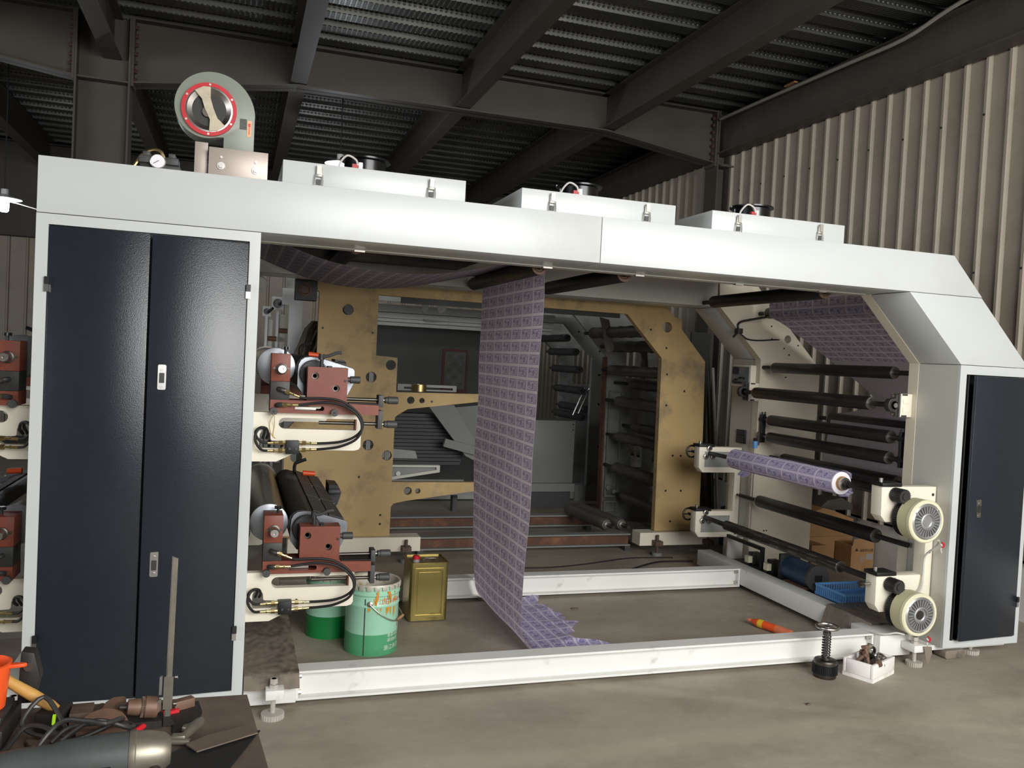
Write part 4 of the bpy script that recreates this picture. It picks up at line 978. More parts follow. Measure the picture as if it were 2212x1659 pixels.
MB().cyl((4.426, 0.05, 0.436), (4.426, 2.27, 0.436), 0.019, n=16).build('shaft', 'roller_black', t)

# ================================================================== shaft brackets, gears and brakes
CP = [(4.342, 1.007), (4.738, 1.007), (4.738, 0.270), (4.376, 0.275), (4.344, 0.317), (4.342, 0.487), (4.682, 0.486), (4.682, 0.800), (4.381, 0.800), (4.346, 0.838)]
def cbracket(y0, y1, near):
    t = thing('shaft_bracket', ('near' if near else 'far') + ' white C-shaped bracket holding both roll shafts', 'bracket', (4.54, (y0 + y1) / 2, 0.27))
    MB().prism(CP, y0, y1).build('bracket_plate', 'ivory', t, bev=0.003)
    ys = (y0 - 0.0) if near else (y0)
    for z in (1.007, 0.487):
        k = MB().box(4.335, 4.475, y0 - 0.012, y1 + 0.012, z + 0.0005, z + 0.022).build('clamp_cap', 'black', t, bev=0.002)
        MB().cyl((4.37, (y0 + y1) / 2, z + 0.022), (4.37, (y0 + y1) / 2, z + 0.045), 0.012, n=12).build('clamp_pin', 'steel_bright', k)
        sh = 0.957 if z > 0.8 else 0.436
        for (dx, dz, rr) in ((-0.032, -0.026, 0.021), (0.032, -0.026, 0.021), (-0.004, 0.042, 0.021)):
            yy = y0 - 0.001 if not near else y1 + 0.001
            s = -1 if not near else 1
            f = MB().lathe((4.43 + dx, yy, sh + dz), (0, s, 0), [(rr, 0), (rr, 0.022), (rr * 0.8, 0.024), (rr * 0.62, 0.024), (rr * 0.62, 0.020), (0.0001, 0.020)], 22).build('cam_roller', 'steel', t)
            MB().cyl((4.43 + dx, yy, sh + dz), (4.43 + dx, yy + s * 0.026, sh + dz), rr * 0.5, n=14).build('cam_pin', 'charcoal', f)
    for (x, z) in ((4.715, 0.96), (4.716, 0.62), (4.716, 0.30)):
        MB().cyl((x, y0 - 0.002, z), (x, y0 + 0.004, z), 0.009, n=14).build('socket_hole', 'charcoal', t)
    if not near:
        for z in (0.955, 0.44):
            h = MB().tube([(4.35 + 0.048 * math.cos(2 * math.pi * k / 16), y1 + 0.05, z + 0.048 * math.sin(2 * math.pi * k / 16)) for k in range(16)], 0.008, 8, sub=1, closed=True).cyl((4.36, y1 + 0.0, z), (4.36, y1 + 0.06, z), 0.012, n=12).cyl((4.302, y1 + 0.05, z), (4.398, y1 + 0.05, z), 0.006, n=8)
            h.build('handwheel', 'black', t)
        for z0, z1 in ((0.845, 0.97), (0.315, 0.45)):
            MB().prism([(4.395, z0), (4.655, z0), (4.655, z1), (4.395, z1)], y0 - 0.004, y0 - 0.0005).build('recess_panel', 'dirty_white', t)
    return t
cbracket(0.115, 0.200, True); cbracket(2.13, 2.21, False)
def brake(x, z, zs, label, dark_hub):
    t = thing('powder_brake', label, 'brake', (x, 0.0, z - 0.12), 'magnetic powder brakes')
    MB().lathe((x, 0.045, z), (0, -1, 0), [(0.0001, 0), (0.118, 0), (0.120, 0.003), (0.120, 0.085)], 48).build('drum', 'drum_cream', t)
    MB().lathe((x, -0.040, z), (0, -1, 0), [(0.122, -0.008), (0.123, 0.012), (0.117, 0.018), (0.103, 0.018), (0.102, 0.010)], 48).build('rim', 'rim_cream', t)
    f = MB().lathe((x, -0.046, z), (0, -1, 0), [(0.1035, 0), (0.103, 0.012), (0.095, 0.018), (0.088, 0.016), (0.086, 0.008), (0.050, 0.008), (0.048, 0.020), (0.041, 0.022), (0.038, 0.010), (0.0001, 0.010)], 48).build('face', 'alu', t)
    MB().lathe((x, -0.0545, z), (0, -1, 0), [(0.0865, 0), (0.0865, 0.001), (0.0495, 0.001), (0.0495, 0)], 48, caps=False).build('fin_shade', 'fin_shade_grey', f)  # dark ring, shade between the fins put into the colour
    for k in range(26):
        a = 2 * math.pi * k / 26; ca, sa = math.cos(a), math.sin(a)
        MB().obox((x + 0.068 * ca, -0.0575, z + 0.068 * sa), (0.037, 0.013, 0.0060), (0, -a, 0)).build('fin', 'alu', f)
    MB().cyl((x, -0.058, z), (x, -0.054, z), 0.026, n=24).build('hub', 'steel_dark' if dark_hub else 'alu', f)
    for a in (150, -85, 40):
        ca, sa = math.cos(math.radians(a)), math.sin(math.radians(a))
        MB().cyl((x + 0.090 * ca, -0.066, z + 0.090 * sa), (x + 0.090 * ca, -0.052, z + 0.090 * sa), 0.010, n=14).build('lug', 'alu', f)
    g = thing('brake_gears', label.replace('cream and aluminium powder brake', 'black gear pair behind the powder brake'), 'gears', (x, 0.08, z - 0.11), 'brake gears')
    MB().gear((x + 0.004, z - 0.004), 0.112, 60, 0.052, 0.100, 0.007).build('large_gear', 'black', g)
    k = MB().gear((4.432, zs), 0.042, 26, 0.030, 0.110, 0.006).build('small_gear', 'charcoal', g)
    MB().cyl((4.432, 0.024, zs), (4.432, 0.0298, zs), 0.020, n=18).build('boss', 'charcoal', k)
    return t
brake(4.512, 0.836, 0.962, 'cream and aluminium powder brake at the upper roll shaft', False)
brake(4.506, 0.304, 0.440, 'cream and aluminium powder brake at the lower roll shaft', True)
tag(MB().tube([(4.63, -0.03, 0.722), (4.655, -0.01, 0.70), (4.66, 0.03, 0.66), (4.66, 0.09, 0.60), (4.665, 0.10, 0.5), (4.65, 0.09, 0.415), (4.60, 0.08, 0.385), (4.54, 0.09, 0.40), (4.49, 0.105, 0.44), (4.47, 0.11, 0.475)], 0.006, 8).build('brake_cable', 'cable_white'), 'pale cable looping down from the upper powder brake', 'cable')
tag(MB().tube([(4.44, -0.02, 0.185), (4.40, 0.0, 0.19), (4.36, 0.03, 0.175), (4.335, 0.06, 0.17), (4.325, 0.10, 0.165)], 0.005, 8).build('brake_cable', 'cable_white'), 'pale cable end trailing from the lower powder brake', 'cable')
for (x, z, lab) in ((4.635, 0.705, 'upper'), (4.58, 0.165, 'lower')):
    t = thing('red_wire', 'twisted red and white wire dangling below the %s powder brake' % lab, 'wire', (x, -0.05, z - 0.06), 'brake wires')
    MB().tube([(x - 0.005, -0.045, z), (x + 0.006, -0.05, z - 0.015), (x - 0.004, -0.05, z - 0.03), (x + 0.004, -0.05, z - 0.05)], 0.004, 6).build('wire', 'cable_white', t)
    MB().tube([(x, -0.05, z + 0.01), (x + 0.012, -0.055, z), (x + 0.010, -0.055, z - 0.012), (x, -0.052, z - 0.02)], 0.005, 6).build('wire', 'red_paint', t)
t = thing('hand_screw', 'chromed wing screw on the lower near bracket', 'screw', (4.30, 0.16, 0.43))
MB().cyl((4.29, 0.16, 0.432), (4.341, 0.16, 0.432), 0.007, n=10).build('stem', 'steel', t)
MB().gear((0, 0), 0.02, 6, -0.02, 0, 0.007)
sk = MB().gear((0, 0), 0.022, 6, 0, 0.022, 0.008); sk.v = [V((4.288 - p.y, 0.16 + p.x, 0.432 + p.z)) for p in sk.v]; sk.build('wing', 'steel_dark', t)

# ================================================================== controls on the far end
t = thing('control_panel', 'ivory control panel with blue screen and small buttons', 'control panel', (4.72, 2.135, 1.51))
MB().box(4.690, 4.742, 2.0, 2.275, 1.507, 1.682).build('case', 'ivory', t, bev=0.004)
fc = MB().box(4.686, 4.6895, 2.018, 2.258, 1.523, 1.668).build('face', 'panel_face', t)
MB().box(4.683, 4.6858, 2.165, 2.250, 1.605, 1.662).build('screen', 'screen_blue', fc)
for k in range(4): MB().box(4.684, 4.6858, 2.03, 2.15, 1.610 + k * 0.013, 1.617 + k * 0.013).build('text_line', 'dirty_white', fc)
for (yy, zz) in [(2.235, 1.545), (2.205, 1.56), (2.18, 1.56), (2.205, 1.538), (2.18, 1.538), (2.145, 1.575), (2.115, 1.578), (2.08, 1.575), (2.145, 1.54), (2.115, 1.54), (2.06, 1.54)]:
    MB().box(4.680, 4.6858, yy - 0.009, yy + 0.009, zz - 0.007, zz + 0.007).build('button', 'black', fc)
t = thing('keypad', 'small black keypad with display below the control panel', 'keypad', (4.74, 2.15, 1.04))
MB().box(4.728, 4.742, 2.088, 2.212, 1.042, 1.152).build('case', 'black', t, bev=0.003)
MB().box(4.7265, 4.7279, 2.105, 2.195, 1.115, 1.138).build('display', 'screen_blue', t)
for i in range(4):
    for j in range(3): MB().box(4.725, 4.7279, 2.107 + i * 0.024, 2.122 + i * 0.024, 1.052 + j * 0.018, 1.064 + j * 0.018).build('key', 'dark_grey', t)
t = thing('photo_sensor', 'bright blue sensor on a small bracket beside the far roller link', 'sensor', (4.70, 1.90, 1.02))
MB().box(4.685, 4.715, 1.885, 1.915, 1.03, 1.085).build('body', 'blue_plastic', t, bev=0.003)
MB().box(4.690, 4.712, 1.888, 1.912, 1.0855, 1.108).build('cap', 'black', t)
MB().box(4.717, 4.735, 1.896, 1.904, 1.05, 1.16).build('stem', 'steel', t)
MB().tube([(4.70, 1.90, 1.03), (4.70, 1.90, 0.98), (4.705, 1.92, 0.90), (4.71, 1.93, 0.70), (4.71, 1.93, 0.40), (4.72, 1.92, 0.18)], 0.005, 6).build('cable', 'cable_white', t)
t = thing('valve_tap', 'black lever valve with two hoses on the far slanted arm', 'valve', (4.52, 1.96, 1.92))
MB().box(4.50, 4.545, 1.92, 1.975, 1.925, 1.965).build('body', 'charcoal', t, bev=0.004)
MB().cyl((4.50, 1.93, 1.93), (4.47, 1.94, 1.895), 0.008, 0.010, n=10).build('lever', 'black', t)
MB().tube([(4.51, 1.94, 1.965), (4.508, 1.94, 1.995), (4.53, 1.92, 2.02), (4.60, 1.88, 2.04), (4.70, 1.82, 2.065)], 0.009, 8).build('hose', 'black_rubber', t)
MB().tube([(4.535, 1.94, 1.925), (4.56, 1.935, 1.905), (4.60, 1.935, 1.885), (4.70, 1.94, 1.88), (4.86, 1.945, 1.895), (4.96, 1.96, 1.90)], 0.006, 8).build('hose', 'black_rubber', t)
# drive guard, motor and basket inside the end frame
t = thing('guard_box', 'grey sheet guard with a black angle-iron frame by the far base', 'guard', (4.63, 1.75, 0.16))
MB().box(4.56, 4.70, 1.985, 2.0, 0.06, 0.30).build('sheet', 'grey_white', t)
MB().box(4.555, 4.58, 1.52, 2.0, 0.30, 0.325).box(4.555, 4.58, 1.52, 1.545, 0.16, 0.30).build('angle_iron', 'black', t)
t = thing('bearing_stand', 'small black bearing stand with cream blocks on the base', 'bearing', (4.60, 1.60, 0.14), 'drive parts on the base')
MB().box(4.55, 4.70, 1.42, 1.78, 0.1405, 0.158).build('foot', 'black', t)
for y in (1.70, 1.46):
    MB().box(4.58, 4.66, y - 0.03, y + 0.03, 0.158, 0.25).build('stand', 'charcoal', t, bev=0.006)
    MB().box(4.545, 4.579, y - 0.03, y + 0.02, 0.175, 0.225).build('block', 'rim_cream', t)
t = thing('drive_motor', 'dusty blue electric motor with round grey end plate', 'motor', (4.62, 1.15, 0.14))
MB().cyl((4.63, 1.28, 0.235), (4.63, 1.00, 0.235), 0.082, n=28).build('motor_body', 'blue_dark', t)
MB().cyl((4.63, 1.0, 0.235), (4.63, 0.975, 0.235), 0.09, n=28).build('end_plate', 'dark_grey', t)
MB().box(4.605, 4.66, 0.968, 0.976, 0.215, 0.255).build('opening', 'black', t)
MB().box(4.545, 4.715, 1.28, 1.305, 0.1415, 0.335).build('flange', 'black', t, bev=0.004)
MB().box(4.55, 4.71, 1.03, 1.25, 0.1415, 0.16).build('foot', 'tool_brown', t)
t = thing('parts_basket', 'blue slatted plastic basket under the lower air shaft', 'basket', (4.80, 0.85, 0.05))
for (x0, x1, y0, y1) in ((4.58, 5.02, 0.64, 0.648), (4.58, 5.02, 0.93, 0.938), (4.58, 4.588, 0.648, 0.93), (5.012, 5.02, 0.648, 0.93)):
    MB().box(x0, x1, y0, y1, 0.205, 0.22).box(x0, x1, y0, y1, 0.155, 0.165).build('rail', 'blue_plastic', t)
    n = 22 if x1 - x0 > y1 - y0 else 14
    for k in range(n):
        f = (k + 0.5) / n
        if x1 - x0 > y1 - y0: MB().box(x0 + (x1 - x0) * f - 0.004, x0 + (x1 - x0) * f + 0.004, y0, y1, 0.165, 0.205).build('slat', 'blue_plastic', t)
        else: MB().box(x0, x1, y0 + (y1 - y0) * f - 0.004, y0 + (y1 - y0) * f + 0.004, 0.165, 0.205).build('slat', 'blue_plastic', t)
MB().box(4.58, 5.02, 0.64, 0.938, 0.145, 0.155).build('bottom', 'blue_plastic', t)

# ================================================================== yellow press under construction, behind
YY = 2.75
yp = thing('side_frame', 'putty-yellow press side frame with consoles standing behind the white press', 'machine frame', (2.9, YY, 0.0))
outer = [(1.15, 0.195), (1.98, 0.195), (1.98, 0.42), (2.0, 0.45), (2.09, 0.47), (2.85, 0.575), (2.85, 0.62), (1.98, 0.62), (1.98, 1.13), (2.0, 1.15), (2.08, 1.20), (2.85, 1.30), (2.85, 1.34), (1.98, 1.33), (1.98, 1.60), (1.81, 1.61), (1.81, 2.08), (3.94, 2.07), (4.29, 1.71), (4.31, 0.197), (4.75, 0.197), (4.74, 1.05), (4.72, 1.70), (4.47, 1.97), (4.47, 2.06), (4.40, 2.07), (4.31, 2.16), (4.20, 2.26), (0.2, 2.26), (0.2, 2.19), (1.30, 2.19), (1.30, 2.12), (1.36, 2.07), (1.36, 1.25), (1.15, 1.0)]
holes = [circ(1.58, 1.95, 0.042), circ(1.78, 1.44, 0.042), circ(1.93, 1.54, 0.040), circ(1.78, 0.91, 0.042), circ(1.93, 0.83, 0.040), circ(1.24, 0.81, 0.045), circ(4.33, 1.98, 0.045), circ(2.11, 0.55, 0.032), circ(2.19, 0.55, 0.022), circ(2.10, 1.27, 0.030), circ(2.19, 1.27, 0.022)]
plate_mesh(outer, holes, YY, YY + 0.06).build('frame_plate', 'putty_yellow', yp)
for (x, z) in ((1.395, 1.80), (1.775, 1.785), (1.72, 0.66), (1.90, 0.36), (1.90, 0.29), (4.17, 1.95), (4.33, 1.80), (4.35, 1.57), (4.36, 1.30), (4.53, 1.43), (4.53, 0.86), (4.45, 0.86), (4.40, 0.55), (4.55, 0.55), (4.46, 0.28), (4.60, 0.93), (2.27, 1.265)):
    MB().cyl((x, YY - 0.002, z), (x, YY + 0.01, z), 0.0095, n=10).build('bolt_hole', 'black', yp)
for (x, z) in ((1.58, 1.95), (1.78, 1.44), (1.78, 0.91), (1.93, 0.83)):
    MB().box(x - 0.012, x + 0.022, YY + 0.03, YY + 0.05, z - 0.045, z + 0.045).build('clamp_strip', 'grey_machine', yp)
MB().cyl((1.58, YY + 0.055, 1.95), (1.58, YY - 0.02, 1.95), 0.036, n=20).build('bearing_cup', 'charcoal', yp)
for (x0, x1, lab) in ((1.20, 2.22, 'left'), (4.15, 4.85, 'right')):
    t = thing('frame_base', 'stained cream base bar under the %s leg of the yellow frame' % lab, 'machine base', ((x0 + x1) / 2, YY, 0.08))
    MB().box(x0, x1, 2.70, 2.85, 0.08, 0.192).build('base_bar', 'ivory', t)
    for fx in ((2.10,) if lab == 'left' else (4.30, 4.80)):
        MB().cyl((fx, 2.66, 0.001), (fx, 2.66, 0.03), 0.045, n=20).build('foot_pad', 'grey_machine', t)
        MB().cyl((fx, 2.66, 0.03), (fx, 2.66, 0.18), 0.012, n=10).build('foot_bolt', 'tool_rust', t)
        MB().box(fx - 0.035, fx + 0.035, 2.62, 2.699, 0.09, 0.13).build('foot_block', 'tool_rust', t)
for i, (x0, x1, y, z0, lab) in enumerate(((2.235, 4.14, 2.86, 0.045, 'rusty steel floor rail of the yellow press, nearer one'), (2.0, 4.14, 3.72, 0.045, 'rusty steel floor rail of the yellow press, farther one'))):
    t = thing('base_rail', lab, 'rail', ((x0 + x1) / 2, y, z0), 'rusty floor rails')
    MB().box(x0, x1, y, y + 0.10, z0, z0 + 0.012).build('flange', 'grey_machine', t)
    MB().box(x0, x1, y, y + 0.10, z0 + 0.095, z0 + 0.107).build('flange', 'grey_machine', t)
    MB().box(x0, x1, y + 0.045, y + 0.055, z0 + 0.012, z0 + 0.095).build('web', 'rust_rail', t)
    MB().box(x0, x0 + 0.05, y, y + 0.1, 0, z0).box(x1 - 0.05, x1, y, y + 0.1, 0, z0).build('packer', 'dark_grey', t)
# far side frame of the yellow press (dirty white, with welded pockets)
fp = thing('side_frame', 'grimy white far side frame of the yellow press', 'machine frame', (4.5, 4.28, 0.0))
plate_mesh([(1.2, 2.30), (1.2, 2.13), (4.06, 2.13), (4.46, 1.71), (4.48, 0.0), (5.05, 0.0), (5.05, 1.75), (4.5, 2.30)], [rnd_rect(4.68, 4.86, 1.50, 1.78, 0.03), rnd_rect(4.80, 4.93, 0.55, 0.80, 0.02)], 4.26, 4.31).build('frame_plate', 'dirty_white', fp)
for (x0, x1, z0, z1) in ((4.50, 4.66, 0.24, 1.36), (4.50, 4.66, 0.06, 0.20)):
    a = plate_mesh(rnd_rect(x0, x1, z0, z1, 0.02), [rnd_rect(x0 + 0.02, x1 - 0.02, z0 + 0.02, z1 - 0.02, 0.015)], 4.235, 4.2595).build('pocket_rib', 'grey_machine', fp)
for (x, z) in ((4.53, 0.34), (4.60, 0.30)):
    MB().cyl((x, 4.20, z), (x, 4.2595, z), 0.024, n=16).build('stub', 'dirty_white', fp)
MB().prism([(4.46, 0.0), (4.478, 0.0), (4.458, 1.71), (4.44, 1.70)], 4.24, 4.33).build('edge_strip', 'rust_rail', fp)
for i, (x, z, r, far) in enumerate(((4.19, 1.94, 0.055, 4.15), (4.38, 1.812, 0.055, 4.15), (4.41, 1.575, 0.052, 4.15), (4.56, 1.445, 0.052, 3.95), (4.47, 1.262, 0.056, 4.05), (4.68, 1.0, 0.05, 4.1), (4.50, 0.905, 0.05, 4.1), (4.49, 0.585, 0.058, 4.05), (4.62, 0.28, 0.05, 4.15))):
    names = ('topmost', 'second', 'third', 'fourth', 'fifth', 'sixth', 'seventh', 'eighth', 'lowest')
    t = thing('wrapped_roller', 'roller in grey plastic wrap, %s from the top behind the yellow frame' % names[i], 'roller', (x, 3.5, z - r), 'wrapped rollers in the yellow press')
    mb = MB(); prof = []; h = 0.0; L_ = far - 0.08 - 2.90; k = 0
    while h < L_:
        prof.append((r * (1 + 0.06 * math.sin(k * 2.1 + i) + random.uniform(-0.05, 0.05)), h)); h += 0.07; k += 1
    MB().lathe((x, 2.90, z), (0, 1, 0), [(0.02, 0)] + prof + [(0.02, L_ + 0.02)], 16).build('wrapped_body', 'plastic_wrap', t)
    MB().cyl((x, 2.815, z), (x, 4.24, z), 0.017, n=12).build('shaft', 'roller_black', t)
    MB().lathe((x, 2.898, z), (0, -1, 0), [(0.034, 0), (0.034, 0.01), (0.022, 0.01)], 16).build('end_ring', 'steel_dark', t)
for i, (a, b, lab) in enumerate((((3.90, 3.76, 0.207), (3.97, 2.92, 0.207), 'plastic-wrapped roller lying across the rusty rails, left one'), ((4.06, 3.80, 0.207), (4.115, 2.92, 0.207), 'plastic-wrapped roller lying across the rusty rails, right one'))):
    a = V(a); b = V(b); a.z = b.z = 0.207; t = thing('wrapped_roller', lab, 'roller', ((a.x + b.x) / 2, (a.y + b.y) / 2, 0.16), 'wrapped rollers on the rails')
    Ln = (b - a).length
    MB().lathe(a, b - a, [(0.02, 0)] + [(0.052 * (1 + 0.07 * math.sin(2.2 * k + i)), Ln * (0.03 + 0.86 * k / 9)) for k in range(10)] + [(0.045, Ln * 0.92), (0.02, Ln * 0.93)], 16).build('wrapped_body', 'plastic_wrap', t)
    MB().cyl(a + (b - a) * 0.9, b + (b - a) * 0.06, 0.017, n=12).build('shaft', 'steel_dark', t)
    MB().lathe(a + (b - a) * 0.93, b - a, [(0.034, 0), (0.034, 0.01), (0.022, 0.012)], 16).build('end_ring', 'steel', t)
# drooping film on the yellow press
for i, (pts, lab) in enumerate((([(4.06, 2.08), (4.16, 2.06), (4.20, 1.92), (4.23, 1.78), (4.17, 1.70), (4.13, 1.80), (4.10, 1.95)], 'torn grey film hanging from the slanted leg of the far frame'), ([(4.40, 1.82), (4.48, 1.80), (4.50, 1.62), (4.47, 1.50), (4.41, 1.55), (4.43, 1.70)], 'grey film drooping between the wrapped rollers'))):
    tag(MB().prism(pts, 3.6 - 0.2 * i, 3.604 - 0.2 * i).build('plastic_film', 'plastic_wrap'), lab, 'plastic film')
tag(MB().box(2.0, 3.9, 2.811, 2.84, 2.035, 2.085).build('film_strip', 'black'), 'dark strip of torn film under the yellow beam', 'plastic film')
for i, (x, w) in enumerate(((2.28, 0.10), (2.70, 0.06), (2.16, 0.07))):
    tag(MB().prism([(x, 2.04), (x + w, 2.04), (x + w * 0.8, 1.99), (x + w * 0.35, 1.965)], 2.820, 2.825).build('plastic_film', 'plastic_wrap'), ('wide scrap of film dangling under the yellow beam', 'narrow scrap of film dangling next to the hanging web', 'small scrap of film dangling at the left of the yellow beam')[i], 'plastic film')
# slotted bar, tape roll, bracket between the consoles
tag(plate_mesh([(2.0, 1.345), (2.48, 1.345), (2.48, 1.395), (2.0, 1.395)], [[(2.05, 1.357), (2.45, 1.357), (2.45, 1.375), (2.05, 1.375)]], 2.80, 2.85).build('slotted_bar', 'grey_machine'), 'pale slotted bar lying on the upper yellow console', 'bar')
tag(MB().lathe((2.17, 2.78, 1.3415), (0, 0, 1), [(0.046, 0), (0.058, 0), (0.058, 0.055), (0.046, 0.055), (0.046, 0)], 30).build('tape_roll', 'brass'), 'roll of brown tape standing on the upper yellow console', 'tape roll')
t = thing('console_bracket', 'pale grey tapered bracket right of the yellow leg', 'bracket', (2.28, 3.3, 0.56))
plate_mesh([(1.98, 0.685), (2.49, 0.685), (2.49, 0.625), (2.08, 0.56), (1.98, 0.555)], [[(2.05, 0.668), (2.46, 0.668), (2.46, 0.645), (2.08, 0.585), (2.05, 0.585)]], 3.28, 3.34).build('rim', 'grey_white', t)
MB().prism([(1.99, 0.675), (2.475, 0.675), (2.475, 0.64), (2.08, 0.575), (1.99, 0.575)], 3.31, 3.335).build('panel', 'grey_machine', t)
MB().box(1.80, 1.985, 3.29, 3.34, 0.0, 0.83).build('post', 'grey_machine', t)
MB().cyl((2.13, 3.29, 0.61), (2.13, 3.309, 0.61), 0.02, n=16).build('pin', 'white_paint', t)
MB().prism([(1.90, 0.74), (2.30, 0.735), (2.28, 0.80), (1.90, 0.83)], 3.341, 3.40).build('upper_arm', 'grey_machine', t)
# white press further back
wp = thing('side_frame', 'white arched side frame of the press standing furthest back', 'machine frame', (4.0, 5.45, 0.0))
plate_mesh([(1.6, 2.155), (4.54, 2.16), (5.0, 1.73), (5.0, 0.0), (4.80, 0.0), (4.79, 1.70), (4.42, 2.08), (1.6, 2.06)], [], 5.40, 5.46).build('frame_plate', 'far_white', wp)
plate_mesh([(4.35, 2.10), (4.82, 1.69), (4.84, 0.0), (5.6, 0.0), (5.6, 1.75), (5.0, 2.3), (4.35, 2.3)], [rnd_rect(5.0, 5.3, 1.35, 1.8, 0.05)], 6.5, 6.56).build('frame_plate', 'dirty_white', wp)
for (x, z) in ((4.60, 2.0), (4.88, 1.78), (4.89, 1.50), (4.90, 1.15), (4.93, 0.65)):
    MB().cyl((x, 5.392, z), (x, 5.401, z), 0.012, n=10).build('bolt_hole', 'black', wp)
for i, (x, z) in enumerate(((4.50, 1.92), (4.62, 1.76), (4.68, 1.55), (4.72, 1.30), (4.80, 1.08), (4.74, 0.98))):
    t = thing('guide_roller', 'grey roller, %s from the top inside the far white press' % ('first', 'second', 'third', 'fourth', 'fifth', 'sixth')[i], 'roller', (x, 6.0, z), 'rollers of the far press')
    MB().cyl((x, 5.50, z), (x, 6.35, z), 0.045, n=18).build('roller_body', 'dark_grey', t)
    MB().cyl((x, 5.46, z), (x, 6.5, z), 0.015, n=10).build('shaft', 'steel_dark', t)
for i, (x, ang) in enumerate(((4.66, 0.25), (4.72, 0.25))):
    tag(MB().cyl((x, 5.6, 1.0), (x + 0.14, 5.6, 1.33), 0.011, n=10).build('polished_rod', 'steel_bright'), ('left', 'right')[i] + ' of two shiny steel rods leaning in the far press', 'rod', 'polished rods')
t = thing('sheet_guard', 'plain grey sheet guard on a plinth right of the hanging web', 'guard', (4.18, 5.0, 0.0))
MB().box(3.70, 4.41, 4.90, 5.2, 0.282, 0.98).build('sheet', 'grey_machine', t, bev=0.004)
MB().box(3.66, 4.43, 4.88, 5.22, 0.19, 0.28).build('plinth', 'grey_machine', t)
MB().box(3.70, 4.40, 4.92, 5.18, 0.0, 0.19).build('skirt', 'dark_grey', t)
for z in (0.94, 0.88): MB().cyl((4.385, 4.895, z), (4.385, 4.9, z), 0.008, n=10).build('screw', 'black', t)
t = thing('base_rail', 'pale grey floor rail of the far white press', 'rail', (3.2, 5.45, 0.02))
MB().box(1.8, 4.66, 5.40, 5.50, 0.02, 0.16).build('bar', 'far_white', t)
MB().box(4.64, 4.78, 5.36, 5.50, 0.0, 0.19).build('end_block', 'far_white', t)
t = thing('cross_beams', 'stacked pale horizontal beams under the yellow beam', 'beam', (2.8, 4.9, 1.93))
for (z0, z1, y) in ((2.06, 2.14, 4.90), (2.0, 2.055, 4.92), (1.965, 1.997, 4.95), (1.925, 1.96, 5.0)):
    MB().box(1.7, 4.1, y, y + 0.12, z0, z1).build('beam', 'far_white', t)
tag(MB().prism([(2.62, 2.01), (2.80, 2.005), (2.86, 2.0), (2.74, 1.985), (2.66, 1.985)], 4.912, 4.9195).build('plastic_film', 'plastic_wrap'), 'crumpled film stuck on the pale horizontal beams', 'plastic film')
t = thing('slanted_guard', 'pair of slanted grey steel guards left of the hanging web', 'guard', (2.9, 4.5, 0.6))
MB().prism([(2.64, 1.12), (2.90, 1.14), (3.20, 0.70), (3.2, 0.55), (3.05, 0.62)], 4.50, 4.55).build('sheet', 'grey_machine', t)
MB().prism([(2.86, 1.10), (3.4, 1.16), (3.4, 0.60), (3.24, 0.62)], 4.62, 4.66).build('sheet', 'grey_machine', t)
MB().prism([(2.80, 0.72), (2.82, 0.80), (3.4, 0.66), (3.4, 0.57)], 4.45, 4.499).build('foot_bar', 'grey_machine', t)
tag(MB().box(1.6, 3.66, 6.0, 6.05, 0.0, 1.955).build('partition', 'dark_panel'), 'tall dark partition sheet behind the pale beams', 'partition')
t = thing('bundle_stack', 'dark stack of long strips lying behind the slanted guards', 'stack', (2.6, 4.85, 0.3))
for k in range(14): MB().box(1.9 + 0.01 * (k % 3), 3.05 + 0.012 * (k % 4), 4.72, 4.9, 0.50 + k * 0.038, 0.532 + k * 0.038).build('strip', 'charcoal', t)
MB().box(1.9, 3.1, 4.72, 4.9, 0.30, 0.345).build('bearer', 'grey_machine', t); MB().box(1.85, 3.2, 4.5, 4.6, 0.22, 0.29).build('bearer', 'grey_machine', t)
MB().box(1.95, 2.0, 4.75, 4.85, 0.0, 0.30).build('leg', 'dark_grey', t); MB().box(3.0, 3.05, 4.75, 4.85, 0, 0.3).build('leg', 'dark_grey', t)
t = thing('wall_poster', 'faint poster with a dark red border on the partition', 'poster', (3.28, 5.98, 1.2))
MB().box(3.11, 3.42, 5.985, 5.999, 1.20, 1.72).build('border', 'poster_red', t)
MB().box(3.14, 3.395, 5.978, 5.9845, 1.245, 1.69).build('sheet', 'poster_grey', t)
for i in range(3):
    for j in range(5):
        MB().box(3.165 + i * 0.075, 3.205 + i * 0.075, 5.972, 5.9775, 1.29 + j * 0.08, 1.325 + j * 0.08).build('picture', 'dark_grey' if (i + j) % 2 else 'dark_panel', t)
